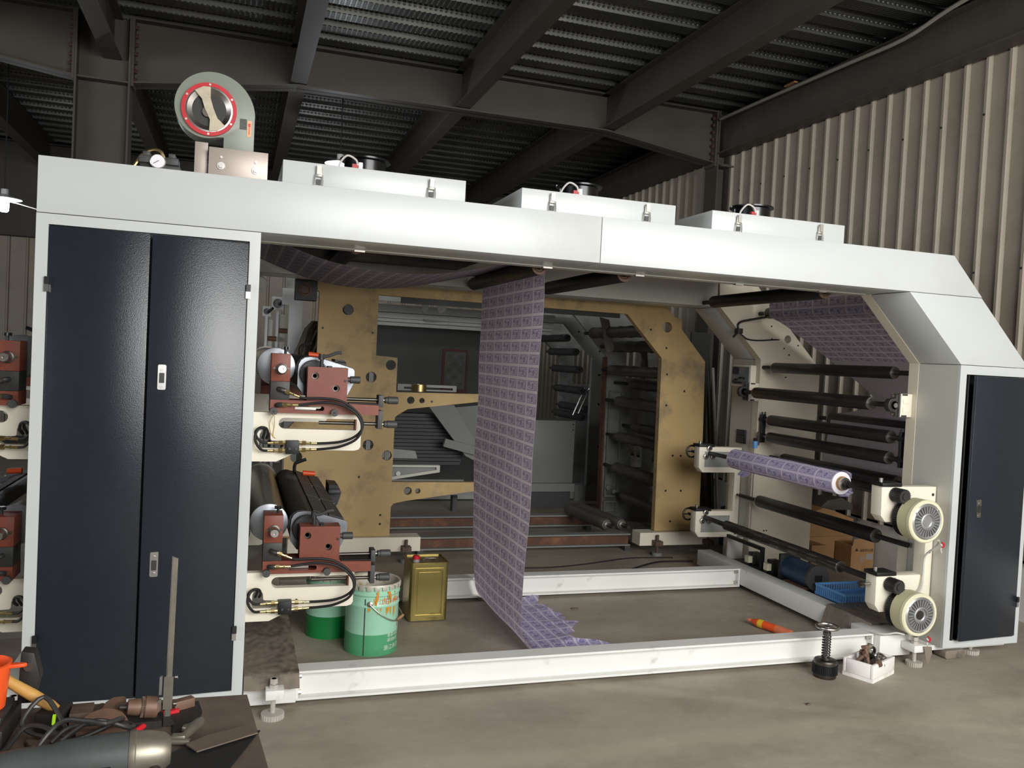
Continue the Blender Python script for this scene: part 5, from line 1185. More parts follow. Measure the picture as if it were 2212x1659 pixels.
# left background: ducts and covers of a further machine
t = thing('machine_cover', 'tall white stepped machine cover behind the upper print deck', 'machine cover', (1.2, 3.62, 0.0))
MB().prism([(1.13, 2.14), (1.24, 2.14), (1.24, 2.07), (1.30, 2.07), (1.30, 0.3), (1.19, 0.3), (1.19, 2.0), (1.13, 2.0)], 3.60, 3.65).build('cover', 'white_paint', t)
MB().box(1.19, 1.30, 3.60, 3.7, 0.0, 0.3).build('foot', 'grey_machine', t)
for i, (x0, x1, z0, z1, zt) in enumerate(((1.06, 1.165, 1.965, 2.085, 1.93), (0.985, 1.055, 1.905, 1.995, 1.88))):
    t = thing('duct_outlet', ('larger' if i == 0 else 'smaller') + ' square duct plate with round opening on a white post', 'duct', ((x0 + x1) / 2, 4.0, 0.0), 'duct outlets')
    cx, cz = (x0 + x1) / 2, (z0 + z1) / 2
    plate_mesh([(x0, z0), (x1, z0), (x1, z1), (x0, z1)], [circ(cx, cz, (x1 - x0) * 0.40)], 4.0, 4.01).build('plate', 'white_paint', t)
    MB().cyl((cx, 4.012, cz), (cx, 4.06, cz), (x1 - x0) * 0.40, n=24).build('throat', 'grey_machine', t)
    MB().cyl((cx + 0.01, 3.99, cz - 0.01), (cx + 0.05, 3.95, cz + 0.03), 0.012, n=10).build('damper', 'black', t)
    MB().box(cx - 0.01, cx + 0.012, 4.0, 4.03, 0.0, z0).build('post', 'white_paint', t)
    MB().box(cx + 0.015, x1 + 0.02, 4.01, 4.02, 0.6, zt).build('side_panel', 'grey_white', t)
    MB().cyl((cx + 0.02, 3.98, cz - 0.24), (cx + 0.09, 3.98, cz - 0.24), 0.022, n=14).build('cap', 'tool_brown', t)
tag(MB().tube([(0.925 + 0.048 * math.cos(2 * math.pi * k / 20), 2.742, 2.105 + 0.048 * math.sin(2 * math.pi * k / 20)) for k in range(20)], 0.006, 8, sub=1, closed=True).cyl((0.925, 2.742, 2.15), (0.925, 2.742, 2.22), 0.003, n=5).build('hanging_ring', 'white_paint'), 'white wire ring hanging at the edge of the tall cabinet', 'ring')
t = thing('dark_case', 'dark open case hanging under the sagging web', 'case', (1.24, 2.64, 2.0))
MB().box(1.175, 1.33, 2.60, 2.749, 1.995, 2.17).build('shell', 'black', t); MB().lathe((1.24, 2.598, 2.07), (0, -1, 0), [(0.045, 0), (0.05, 0.006), (0.035, 0.01), (0.03, 0.002)], 20).build('ring', 'tool_rust', t)
t = thing('grey_cloth', 'grey cloth hanging over a bar behind the upper print deck', 'cloth', (1.36, 3.2, 1.3))
mb = MB(); n = 10; prof = [(1.40, 1.86), (1.33, 1.86), (1.28, 1.80), (1.25, 1.70), (1.22, 1.60), (1.21, 1.45)]
for i, (x, z) in enumerate(prof):
    for k in range(n + 1): mb.v.append(V((x + 0.012 * math.sin(2.2 * k + i), 3.1 + 0.02 * math.sin(3 * k), z))); mb.v[-1] += V((0.016 * k, 0, -0.004 * k))
for i in range(len(prof) - 1):
    for k in range(n): a = i * (n + 1) + k; mb.f.append((a, a + 1, a + n + 2, a + n + 1))
mb.build('cloth', 'cloth_grey', t)
tag(MB().box(1.38, 1.50, 3.10, 3.16, 0.0, 1.845).build('dark_post', 'charcoal'), 'dark upright post next to the yellow leg', 'post')
# pipes and sheets leaning in the gap left of the far end cabinet, and a blue drum
for i, (x, r, m) in enumerate(((5.38, 0.02, 'steel_dark'), (5.47, 0.03, 'tool_rust'), (5.56, 0.022, 'tool_dark'), (5.63, 0.018, 'conduit'))):
    tag(MB().cyl((x - 0.04, 3.75, 0.0), (x, 4.1, 1.95 - 0.1 * i), r, n=12).build('leaning_pipe', m), ('first', 'second', 'third', 'fourth')[i] + ' steel pipe from the left leaning behind the yellow frame', 'pipe', 'leaning pipes')
tag(MB().box(5.12, 5.34, 3.70, 3.72, 0.0, 2.0).build('leaning_sheet', 'dark_panel'), 'dark sheet standing between yellow frame and ribbed wall', 'sheet')
tag(MB().lathe((5.26, 3.0, 0.0), (0, 0, 1), [(0.11, 0), (0.115, 0.01), (0.115, 0.12), (0.12, 0.125), (0.115, 0.13), (0.115, 0.34), (0.12, 0.345), (0.10, 0.35), (0.0001, 0.35)], 24).build('blue_drum', 'blue_dark'), 'small dark blue drum on the floor behind the far bracket', 'drum')

# ================================================================== pails, tins and floor items
def bend(vs, cx, cy, r, a0):
    return [V((cx + r * math.sin(a0 + u / r), cy - r * math.cos(a0 + u / r), z)) for u, z in vs]
def pail(cx, cy, r, h, label, lower, split, full=True):
    t = thing('paint_pail', label, 'pail', (cx, cy, 0), 'paint pails')
    MB().lathe((cx, cy, 0), (0, 0, 1), [(r - 0.006, 0.004), (r, 0.0), (r, split)], 44).build('lower_wall', lower, t)
    mb = MB().lathe((cx, cy, 0), (0, 0, 1), [(r, split), (r, h - 0.125), (r + 0.004, h - 0.118), (r + 0.004, h - 0.112), (r, h - 0.105), (r, h - 0.065), (r + 0.005, h - 0.058), (r + 0.005, h - 0.050), (r, h - 0.044), (r, h - 0.012)], 44)
    mb.f = mb.f[:-2]; mb.build('upper_wall', 'pail_mint', t)
    mb = MB().lathe((cx, cy, 0), (0, 0, 1), [(r - 0.006, 0.02), (r - 0.006, h - 0.004), (r + 0.006, h), (r + 0.008, h - 0.010), (r + 0.002, h - 0.014)], 44)
    mb.f = mb.f[:-2]; mb.build('lining', 'pail_rim', t)
    n = 22
    for k in range(n):                     # crimped lugs of the rim
        a = 2 * math.pi * k / n
        MB().obox((cx + (r + 0.006) * math.sin(a), cy - (r + 0.006) * math.cos(a), h - 0.018), (0.030, 0.004, 0.026), (0, 0, a)).build('rim_lug', 'pail_rim', t, bev=0.0015)
    MB().lathe((cx, cy, 0), (0, 0, 1), [(0.0001, 0.06), (r - 0.007, 0.06)], 30).build('bottom', 'pail_rim', t)
    if not full: return t
    sa = -0.42                              # soldered seam
    MB().obox((cx + (r + 0.001) * math.sin(sa), cy - (r + 0.001) * math.cos(sa), (h - 0.07) / 2), (0.005, 0.002, h - 0.08), (0, 0, sa)).build('seam', 'dark_grey', t)
    def lug(a, z):
        d = V((math.sin(a), -math.cos(a), 0)); c = V((cx, cy, z)) + d * r
        e = MB().lathe(c, d, [(0.016, 0), (0.015, 0.008), (0.008, 0.012), (0.0001, 0.012)], 18).build('handle_lug', 'galv', t); return c + d * 0.012
    la = lug(-0.24, h - 0.10); lb_ = lug(2.9, h - 0.10)
    am = 1.05
    hp = [la, V((cx + (r + 0.012) * math.sin(0.15), cy - (r + 0.012) * math.cos(0.15), h - 0.155)), V((cx + (r + 0.018) * math.sin(0.6), cy - (r + 0.018) * math.cos(0.6), h - 0.195)), V((cx + (r + 0.02) * math.sin(am), cy - (r + 0.02) * math.cos(am), h - 0.205)), V((cx + (r + 0.02) * math.sin(1.5), cy - (r + 0.02) * math.cos(1.5), h - 0.19)), V((cx + (r + 0.016) * math.sin(2.3), cy - (r + 0.016) * math.cos(2.3), h - 0.15)), lb_]
    MB().tube(hp, 0.0028, 8).build('handle_wire', 'galv', t)
    MB().cyl(hp[3] + V((-0.018, -0.010, -0.003)), hp[3] + V((0.022, 0.026, 0.012)), 0.008, n=12).build('handle_grip', 'kraft', t)
    def label_text(body, size, u0, z0, mat, name='lettering'):
        vs, fs = text_mesh(body, size)
        if not vs: return
        mb = MB(); mb.v = bend([(u0 + x, z0 + y) for x, y in vs], cx, cy, r + 0.0012, 0.0); mb.f = fs; mb.build(name, mat, t)
    label_text('江荘', 0.034, 0.012, h - 0.103, 'red_print'); label_text('JUNGZU', 0.022, 0.085, h - 0.098, 'red_print')
    label_text('J', 0.05, 0.155, h - 0.235, 'red_print')
    label_text('普通100型', 0.022, 0.070, 0.098, 'white_print'); label_text('调试80型', 0.022, 0.070, 0.072, 'white_print'); label_text('浙江永在化工', 0.030, 0.050, 0.030, 'white_print')
    rs = random.Random(3)
    for k in range(26):                      # dried paint runs
        a = rs.uniform(-0.35, 0.95); z1 = h - 0.03 - rs.uniform(0, 0.10); ln = rs.uniform(0.015, 0.06); w = rs.uniform(0.002, 0.006)
        mb = MB(); mb.v = bend([(a * r - w, z1), (a * r - w * 0.6, z1 - ln * 0.8), (a * r, z1 - ln), (a * r + w * 0.7, z1 - ln * 0.7), (a * r + w, z1)], cx, cy, r + 0.0065 if z1 > h - 0.065 else r + 0.0015, 0); mb.f = [(0, 1, 2, 3, 4)]; mb.build('paint_run', 'paint_splash', t)
    return t
pail(1.545, 0.80, 0.144, 0.385, 'mint and green paint pail with white print and orange drips', 'pail_green', 0.115)
pail(1.345, 1.10, 0.13, 0.36, 'dark green pail standing half hidden behind the mint pail', 'pail_deep', 0.125, full=False)
t = thing('oil_tin', 'square gold oil tin with a red cap and wire handle', 'tin', (1.96, 1.30, 0))
x0, x1, y0, y1, h = 1.835, 2.075, 1.20, 1.42, 0.36
a = math.radians(-6)
MB().zprism(rnd_rect(x0, x1, y0, y1, 0.018), 0.006, h - 0.004).build('body', 'tin_gold', t)
plate_mesh(rnd_rect(x0 - 0.002, x1 + 0.002, y0 - 0.002, y1 + 0.002, 0.02), [rnd_rect(x0 + 0.006, x1 - 0.006, y0 + 0.006, y1 - 0.006, 0.014)], h - 0.006, h + 0.004, 'Z').build('top_rim', 'tin_gold', t)
MB().zprism(rnd_rect(x0 + 0.006, x1 - 0.006, y0 + 0.006, y1 - 0.006, 0.014), h - 0.006, h - 0.0035).build('lid', 'tin_top', t)
plate_mesh(rnd_rect(x0 + 0.025, x1 - 0.025, 0.03, h - 0.03, 0.008), [rnd_rect(x0 + 0.037, x1 - 0.037, 0.042, h - 0.042, 0.006)], y0 - 0.004, y0 + 0.001).build('embossed_frame', 'tin_gold', t)
MB().prism(rnd_rect(x0 + 0.05, x1 - 0.05, 0.055, h - 0.055, 0.006), y0 - 0.003, y0 + 0.001).build('embossed_panel', 'tin_gold', t)
MB().lathe((x0 + 0.045, y0 + 0.06, h - 0.0035), (0, 0, 1), [(0.022, 0), (0.020, 0.012), (0.019, 0.018)], 20).build('neck', 'dirty_white', t)
MB().lathe((x0 + 0.045, y0 + 0.06, h + 0.0145), (0, 0, 1), [(0.022, 0), (0.022, 0.018), (0.019, 0.022), (0.0001, 0.022)], 20).build('cap', 'red_paint', t)
MB().tube([(1.93, 1.29, h - 0.002), (1.94, 1.285, h + 0.008), (1.97, 1.275, h + 0.012), (2.0, 1.275, h + 0.012), (2.01, 1.285, h + 0.006), (1.99, 1.31, h + 0.006), (1.95, 1.315, h + 0.006)], 0.004, 7).build('wire_handle', 'galv', t)
# plastic sheets on the base
def crease(x, y):
    r = lambda k, a, b: 1 - abs(mnoise.noise(V((x * a, y * b, k))))
    return 0.010 * (r(1.3, 7, 5) - 0.75) + 0.006 * (r(4.1, 17, 11) - 0.75) + 0.004 * mnoise.noise(V((x * 40, y * 28, 2)))
def drape(xs, ys, fz, name, mat, label, cat='plastic sheet'):
    mb = MB(); nx, ny = len(xs) - 1, len(ys) - 1
    for y in ys:
        for x in xs: mb.v.append(V((x, y, fz(x, y))))
    for j in range(ny):
        for i in range(nx): k = j * (nx + 1) + i; mb.f.append((k, k + 1, k + nx + 2, k + nx + 1))
    return tag(mb.build(name, mat), label, cat)
lsp = lambda a, b, n: [a + (b - a) * i / n for i in range(n + 1)]
drape(lsp(0.865, 1.105, 30), lsp(0.0, 0.95, 80), lambda x, y: 0.170 + crease(x, y) - (0.05 * min(1, (0.05 - y) / 0.05) if y < 0.05 else 0), 'plastic_sheet', 'plastic_sheet', 'crumpled grimy plastic sheet over the base beside the pails')
drape(lsp(4.375, 4.72, 40), lsp(0.22, 0.62, 50), lambda x, y: 0.172 + crease(x, y) - (0.145 * min(1, (4.425 - x) / 0.05) * (0.75 + 0.25 * math.sin(13 * y)) if x < 4.425 else 0), 'plastic_sheet', 'plastic_sheet', 'crumpled dusty plastic sheet over the base under the air shaft')
tag(MB().prism([(4.545, 0.125), (4.60, 0.120), (4.605, 0.08), (4.59, 0.035), (4.575, 0.02), (4.56, 0.06)], -0.062, -0.060).build('plastic_scrap', 'plastic_sheet'), 'small scrap of plastic hanging on the front levelling foot', 'plastic scrap')
# cartons
t = thing('carton', 'open brown cardboard carton with dark print and a white label', 'carton', (5.85, 2.05, 0))
MB().box(5.735, 5.965, 1.95, 2.15, 0.0, 0.215).build('box', 'kraft', t)
MB().prism([(5.74, 0.216), (5.96, 0.216), (5.955, 0.275), (5.755, 0.275)], 1.945, 1.949).build('flap', 'kraft', t)
vs, fs = text_mesh('磁粉制动器', 0.028); mb = MB(); mb.v = [V((5.82 + x, 1.9485, 0.165 + y)) for x, y in vs]; mb.f = fs
if mb.v: mb.build('lettering', 'dark_print', t)
MB().prism([(5.770, 0.170), (5.805, 0.170), (5.7875, 0.198)], 1.948, 1.9495).build('mark', 'dark_print', t)
MB().box(5.885, 5.955, 1.948, 1.9495, 0.095, 0.145).build('label', 'dirty_white', t)
MB().box(5.83, 5.86, 1.948, 1.9495, 0.08, 0.095).box(5.83, 5.86, 1.948, 1.9495, 0.10, 0.115).build('mark', 'dirty_white', t)
tag(MB().prism([(5.45, 0.25), (5.48, 0.46), (5.60, 0.50), (5.72, 0.47), (5.92, 0.40), (5.92, 0.25)], 2.16, 2.45).box(5.46, 5.92, 2.16, 2.45, 0.0, 0.25).build('carton', 'kraft', bev=0.004), 'crushed brown carton behind the printed one', 'carton')
tag(MB().box(5.36, 5.50, 1.98, 2.2, 0, 0.22).build('carton', 'kraft'), 'narrow brown carton left of the printed one', 'carton')
t = thing('machine_bed', 'pale rounded machine bed behind the far side plate', 'machine', (5.45, 2.8, 0.2))
MB().prism(rnd_rect(5.2, 5.62, 0.28, 0.42, 0.03), 2.6, 2.8).build('bed', 'grey_machine', t); MB().box(5.25, 5.55, 2.62, 2.78, 0.0, 0.28).build('stand', 'dark_grey', t)
MB().box(5.36, 5.50, 2.62, 2.72, 0.425, 0.62).build('column', 'charcoal', t); MB().box(5.37, 5.46, 2.60, 2.70, 0.62, 0.70).build('head', 'dirty_white', t)
tag(MB().prism([(5.60, 0.50), (5.68, 0.56), (5.82, 0.58), (5.94, 0.52), (5.94, 0.47), (5.7, 0.47)], 2.20, 2.42).build('plastic_bag', 'plastic_wrap', bev=0.01), 'crumpled grey bag on top of the crushed carton', 'bag')
# sealant tube on the floor
t = thing('sealant_tube', 'crushed orange and white sealant tube lying on the floor', 'tube', (4.03, 0.68, 0.0))
pa = V((4.0, 0.79, 0.03)); pb = V((4.085, 0.52, 0.03)); d = (pb - pa)
MB().lathe(pa, d, [(0.010, -0.012), (0.014, 0.0), (0.022, 0.02), (0.027, 0.05), (0.024, 0.12), (0.026, 0.18)], 18).build('body', 'orange_plastic', t)
MB().lathe(pa, d, [(0.0262, 0.18), (0.026, 0.24), (0.024, 0.285), (0.0001, 0.287)], 18).build('tail', 'orange_faded', t)
MB().lathe(pa, d, [(0.0001, -0.035), (0.011, -0.034), (0.011, -0.005)], 14).build('nozzle', 'orange_faded', t)
MB().lathe(pa, d, [(0.0272, 0.05), (0.0262, 0.085)], 18).build('band', 'yellow_print', t)
# air hose with coupling on the floor
t = thing('air_hose', 'thin black hose with a metal coupling lying behind the far rail', 'hose', (3.9, 2.2, 0))
MB().tube([(3.42, 2.02, 0.012), (3.60, 2.06, 0.010), (3.85, 2.22, 0.010), (4.15, 2.40, 0.010), (4.35, 2.42, 0.010), (4.5, 2.40, 0.01)], 0.007, 7).build('hose', 'black_rubber', t)
MB().cyl((3.42, 2.02, 0.012), (3.36, 1.985, 0.012), 0.011, n=10).cyl((3.36, 1.985, 0.012), (3.31, 1.955, 0.012), 0.007, n=10).build('coupling', 'steel', t)
tag(MB().tube([(2.6, 2.45, 0.006), (3.1, 2.36, 0.006), (3.5, 2.42, 0.006), (4.0, 2.58, 0.006), (4.4, 2.56, 0.006)], 0.005, 6).build('floor_cable', 'black_rubber'), 'thin dark cable trailing over the floor behind the press', 'cable')
# adjusting spindle standing on its gear
t = thing('adjusting_spindle', 'steel spindle with spring, handwheel and knurled gear standing on the floor', 'spindle', (3.877, -0.094, 0))
x, y = 3.877, -0.06
MB().lathe((x, y, 0), (0, 0, 1), [(0.0001, 0), (0.058, 0), (0.060, 0.004), (0.060, 0.022)], 32).build('base', 'steel_dark', t)
gb = MB().gear((0, 0), 0.067, 44, -0.072, -0.022, 0.005); gb.v = [V((p.x + x, p.z + y, -p.y)) for p in gb.v]; gb.build('gear', 'black', t)
MB().lathe((x, y, 0.072), (0, 0, 1), [(0.061, 0), (0.061, 0.014), (0.056, 0.022), (0.030, 0.024), (0.022, 0.034), (0.0001, 0.034)], 32).build('collar', 'steel_dark', t)
MB().cyl((x, y, 0.10), (x, y, 0.245), 0.011, n=14).build('stem', 'steel', t)
MB().tube([(x + 0.021 * math.cos(k * 0.7), y + 0.021 * math.sin(k * 0.7), 0.106 + k * 0.0016) for k in range(74)], 0.004, 6, sub=1).build('spring', 'charcoal', t)
MB().lathe((x, y, 0.225), (0, 0, 1), [(0.021, 0), (0.021, 0.018), (0.017, 0.020), (0.017, 0.034)], 20).build('sleeve', 'steel_dark', t)
MB().tube([(x + 0.056 * math.cos(2 * math.pi * k / 28), y + 0.056 * math.sin(2 * math.pi * k / 28), 0.272) for k in range(28)], 0.008, 10, sub=1, closed=True).build('wheel_rim', 'steel', t)
for k in range(3):
    a = k * 2 * math.pi / 3 + 0.3; MB().tube([(x, y, 0.263), (x + 0.03 * math.cos(a), y + 0.03 * math.sin(a), 0.264), (x + 0.055 * math.cos(a), y + 0.055 * math.sin(a), 0.270)], 0.006, 8).build('wheel_spoke', 'steel', t)
MB().cyl((x, y, 0.252), (x, y, 0.275), 0.016, n=14).build('wheel_hub', 'steel', t)
# polystyrene box of spare parts
ang = math.radians(24); bo = V((4.155, -0.075, 0))
t = thing('foam_box', 'stained white polystyrene box holding metal spare parts', 'box', (0, 0, 0))
MB().box(-0.13, 0.13, -0.085, 0.085, 0, 0.02).build('bottom', 'foam', t)
for b in ((-0.13, 0.13, -0.085, -0.068, 0.0205, 0.095), (-0.13, 0.13, 0.068, 0.085, 0.0205, 0.095), (-0.13, -0.113, -0.0675, 0.0675, 0.0205, 0.095), (0.113, 0.13, -0.0675, 0.0675, 0.0205, 0.095)):
    MB().box(*b).build('wall', 'foam', t, bev=0.003)
place(t, bo, (0, 0, ang))
R2 = Matrix.Rotation(ang, 3, 'Z')
def inbox(x, y, z): p = R2 @ V((x, y, 0)); return (bo.x + p.x, bo.y + p.y, z)
specs = [('hex_bolt', -0.085, 0.02, 0.12, (0.5, 0.6, 0.2), 'brown hex bolt sticking up at the left of the foam box', 0.015, 0.08), ('hex_bolt', -0.045, -0.01, 0.13, (-0.3, 0.1, 0.5), 'tall brown hex bolt in the middle of the foam box', 0.017, 0.10), ('hex_bolt', -0.02, 0.03, 0.11, (0.4, -0.4, 0.1), 'leaning brown hex bolt behind the tall one in the foam box', 0.016, 0.08), ('hex_bolt', -0.06, -0.04, 0.10, (1.0, 0.3, 0.3), 'lying brown hex bolt at the front of the foam box', 0.016, 0.08), ('hex_bolt', 0.015, 0.02, 0.125, (0.1, 0.2, 0.1), 'grey stud standing upright in the foam box', 0.012, 0.10), ('hex_bolt', -0.01, -0.035, 0.095, (1.3, 0.2, 0.9), 'short dark hex bolt lying in the foam box', 0.016, 0.07)]
for (nm, x, y, z, rot, lab, r, L_) in specs:
    t = thing(nm, lab, 'bolt', (0, 0, 0), 'bolts in the foam box')
    mt_ = 'tool_steel' if 'grey' in lab else 'tool_brown'
    MB().cyl((0, 0, -L_ / 2), (0, 0, L_ / 2), r * 0.7, n=12).build('shank', mt_, t); MB().cyl((0, 0, L_ / 2), (0, 0, L_ / 2 + 0.016), r * 1.3, n=6).build('head', mt_, t)
    place(t, inbox(x, y, z - 0.03), rot)
t = thing('small_handwheel', 'dark spoked handwheel leaning in the foam box', 'handwheel', (0, 0, 0))
MB().tube([(0.048 * math.cos(2 * math.pi * k / 20), 0, 0.048 * math.sin(2 * math.pi * k / 20)) for k in range(20)], 0.008, 8, sub=1, closed=True).build('rim', 'tool_dark', t)
MB().cyl((0, -0.015, 0), (0, 0.015, 0), 0.016, n=14).build('hub', 'tool_steel', t)
for k in range(3): a = k * 2.094; MB().cyl((0, 0, 0), (0.046 * math.cos(a), 0, 0.046 * math.sin(a)), 0.006, n=8).build('spoke', 'tool_dark', t)
place(t, inbox(0.065, 0.035, 0.085), (0.35, 0, 0.2))
for i, (x, y, z) in enumerate(((0.03, -0.04, 0.085), (0.06, -0.03, 0.09), (0.085, -0.04, 0.083), (0.04, -0.005, 0.088))):
    t = tag(MB().lathe((0, 0, 0), (0, 0, 1), [(0.020, 0), (0.023, 0.003), (0.023, 0.012), (0.020, 0.015), (0.013, 0.015), (0.012, 0.0), (0.020, 0)], 20).build('bearing_ring', 'steel'), ('front left', 'middle', 'front right', 'rear')[i] + ' steel bearing ring in the foam box', 'bearing', 'bearing rings in the foam box')
    place(t, inbox(x, y, z), (0.9 - 0.3 * i, 0.3 * i, 0))
# small litter
for i, (x, y, L_, m, lab) in enumerate(((3.57, -1.53, 0.035, 'paper_white', 'white paper scrap on the floor in front'), (4.02, -1.93, 0.07, 'tool_rust', 'rusty bit of chain on the floor at the front right'), (2.35, -0.95, 0.03, 'tool_dark', 'dark crumb on the floor in front of the rail'), (3.52, -0.38, 0.02, 'tool_rust', 'brown crumb near the adjusting spindle'), (2.95, 1.30, 0.05, 'tool_rust', 'curled brown shaving between the rails'))):
    tag(MB().prism(rnd_rect(x, x + L_, 0.001, 0.008, 0.003), y, y + 0.012).build('floor_scrap', m), lab, 'scrap')

# ================================================================== workbench with tools, lower left
ZT = 0.75
wbn = thing('workbench', 'dark steel workbench top in the lower left corner, covered in tools', 'workbench', (0.3, -2.1, 0))
MB().zprism([(0.838, -1.604), (0.876, -2.0), (0.95, -2.75), (-0.45, -2.75), (-0.45, -1.57)], ZT - 0.025, ZT).build('top_plate', 'bench_steel', wbn)
for (x, y) in ((0.76, -1.68), (0.84, -2.65), (-0.38, -1.65), (-0.38, -2.65)):
    MB().box(x - 0.03, x + 0.03, y - 0.03, y + 0.03, 0, ZT - 0.0255).build('leg', 'bench_steel', wbn)
# grinder: body, gear head, flange
t = thing('angle_grinder', 'dusty dark grey angle grinder with a silver gear head', 'power tool', (0, 0, 0))
MB().lathe((0, 0, 0), (1, 0, 0), [(0.0001, -0.23), (0.030, -0.228), (0.034, -0.20), (0.035, -0.14), (0.041, -0.12), (0.044, -0.05), (0.045, 0.0)], 26).build('motor_housing', 'grinder_body', t)
MB().lathe((0, 0, 0), (1, 0, 0), [(0.046, 0.0005), (0.047, 0.004), (0.047, 0.012), (0.044, 0.014)], 26).build('flange', 'tool_steel', t)
gh = MB().lathe((0.014, 0, 0), (1, 0, 0), [(0.044, 0), (0.043, 0.02), (0.036, 0.052), (0.026, 0.064), (0.0001, 0.066)], 26).build('gear_head', 'tool_steel', t)
MB().cyl((0.045, -0.020, -0.020), (0.050, -0.046, -0.024), 0.013, n=16).build('port', 'tool_dark', gh)
MB().box(-0.06, -0.03, -0.048, -0.040, -0.02, 0.0).build('vent', 'tool_dark', t)
place(t, (0.605, -1.985, ZT + 0.047), (0, 0, math.radians(3)))
# coiled cables
def cable(pts, label, z=ZT + 0.02): return tag(MB().tube([(x, y, zz) for x, y, zz in pts], 0.0052, 8).build('power_cable', 'charcoal'), label, 'cable', 'power cables on the bench')
cable([(0.22, -2.06, 0.757), (0.383, -1.985, 0.766), (0.46, -1.915, 0.84), (0.52, -1.95, 0.858), (0.557, -1.968, 0.858), (0.583, -1.918, 0.845), (0.567, -1.865, 0.815), (0.535, -1.851, 0.81), (0.473, -1.838, 0.80), (0.442, -1.862, 0.78)], 'thick loop of dark cable lying over the grinder')
cable([(0.24, -2.02, 0.758), (0.377, -1.946, 0.765), (0.43, -1.88, 0.775), (0.505, -1.853, 0.785), (0.564, -1.833, 0.80), (0.597, -1.852, 0.80), (0.592, -1.897, 0.815), (0.55, -1.91, 0.838), (0.515, -1.914, 0.838), (0.47, -1.90, 0.80)], 'dark cable loop in front of the grinding disc')
cable([(0.25, -1.95, 0.757), (0.345, -1.868, 0.765), (0.377, -1.800, 0.79), (0.418, -1.812, 0.795), (0.45, -1.835, 0.785), (0.463, -1.818, 0.78), (0.45, -1.785, 0.79), (0.405, -1.746, 0.835), (0.371, -1.783, 0.80), (0.39, -1.80, 0.78), (0.42, -1.815, 0.775)], 'small dark cable loop in front of the hammer head')
tag(MB().obox((0.437, -1.81, 0.808), (0.006, 0.006, 0.022), (0.2, 0.1, 0)).build('green_tag', 'green_strip'), 'bright green tag on the cable loop', 'tag')
# grinding disc leaning on scrap
tag(MB().lathe((0, 0, 0), (0, 0, 1), [(0.010, 0), (0.052, 0), (0.052, 0.005), (0.010, 0.007), (0.010, 0)], 32).build('grinding_disc', 'tool_brown'), 'worn brown grinding disc leaning on scrap blocks', 'disc')
place(bpy.data.objects['grinding_disc'], (0.533, -1.812, ZT + 0.028), (0.50, 0.0, 0))
tag(MB().lathe((0.531, -1.828, ZT + 0.001), (0, 0, 1), [(0.0001, 0), (0.035, 0), (0.03, 0.018), (0.0001, 0.02)], 18).build('scrap_boss', 'tool_rust'), 'rusty boss under the grinding disc', 'scrap')
# drill chuck
t = thing('drill_chuck', 'brown keyed drill chuck lying on its side', 'chuck', (0, 0, 0))
MB().lathe((0, 0, 0), (1, 0, 0), [(0.010, -0.030), (0.017, -0.028), (0.019, -0.008), (0.019, 0.0)], 24).build('nose', 'tool_brown', t)
gg = MB().gear((0, 0), 0.023, 34, 0, 0.006, 0.003); gg.v = [V((p.y, p.x, p.z)) for p in gg.v]; gg.build('ring_gear', 'tool_rust', t)
MB().lathe((0.006, 0, 0), (1, 0, 0), [(0.022, 0), (0.0245, 0.003), (0.0245, 0.026), (0.022, 0.030), (0.010, 0.031), (0.009, 0.045), (0.0001, 0.045)], 24).build('sleeve', 'tool_brown', t)
MB().cyl((-0.03, 0, 0), (-0.045, 0, 0), 0.006, n=10).build('jaws', 'tool_dark', t)
place(t, (0.603, -1.742, ZT + 0.044), (0, 0.12, 0.12))
tag(MB().box(0.565, 0.65, -1.765, -1.715, ZT + 0.001, ZT + 0.018).build('steel_block', 'tool_dark'), 'dark steel block under the drill chuck', 'block')
# wrench, block, bar
t = tag(plate_mesh([(0.0, 0.0), (0.012, -0.004), (0.035, 0.022), (0.055, 0.02), (0.072, 0.03), (0.062, 0.036), (0.046, 0.034), (0.042, 0.05), (0.055, 0.062), (0.068, 0.064), (0.062, 0.072), (0.04, 0.07), (0.026, 0.055), (0.022, 0.035)], [], 0, 0.012, 'Z').build('open_wrench', 'tool_brown'), 'rusty open-ended hook wrench left of the drill chuck', 'wrench'); place(t, (0.535, -1.722, ZT + 0.030), (0.25, 0, 0))
tag(MB().obox((0.477, -1.715, ZT + 0.021), (0.046, 0.06, 0.040), (0, 0, 0.05)).build('rusty_block', 'tool_rust', bev=0.002), 'rusty rectangular block between hammer and wrench', 'block')
tag(MB().cyl((0.488, -1.765, ZT + 0.013), (0.512, -1.655, ZT + 0.013), 0.0125, n=16).build('round_bar', 'tool_rust'), 'short rusty round bar leaning by the block', 'bar')
# hammer
t = thing('hammer', 'hammer with yellow wooden handle and black head', 'hammer', (0.42, -1.72, ZT))
MB().obox((0.420, -1.712, ZT + 0.0235), (0.055, 0.075, 0.046), (0, 0, -0.25)).build('head', 'tool_dark', t, bev=0.006)
hd = V((0.428, -1.722, 0.795)); he = V((0.318, -1.700, 0.862))
MB().lathe(hd, he - hd, [(0.009, 0), (0.012, 0.015), (0.0135, 0.06), (0.012, 0.11), (0.013, 0.19), (0.010, 0.215), (0.0001, 0.217)], 16).build('handle', 'wood', t)
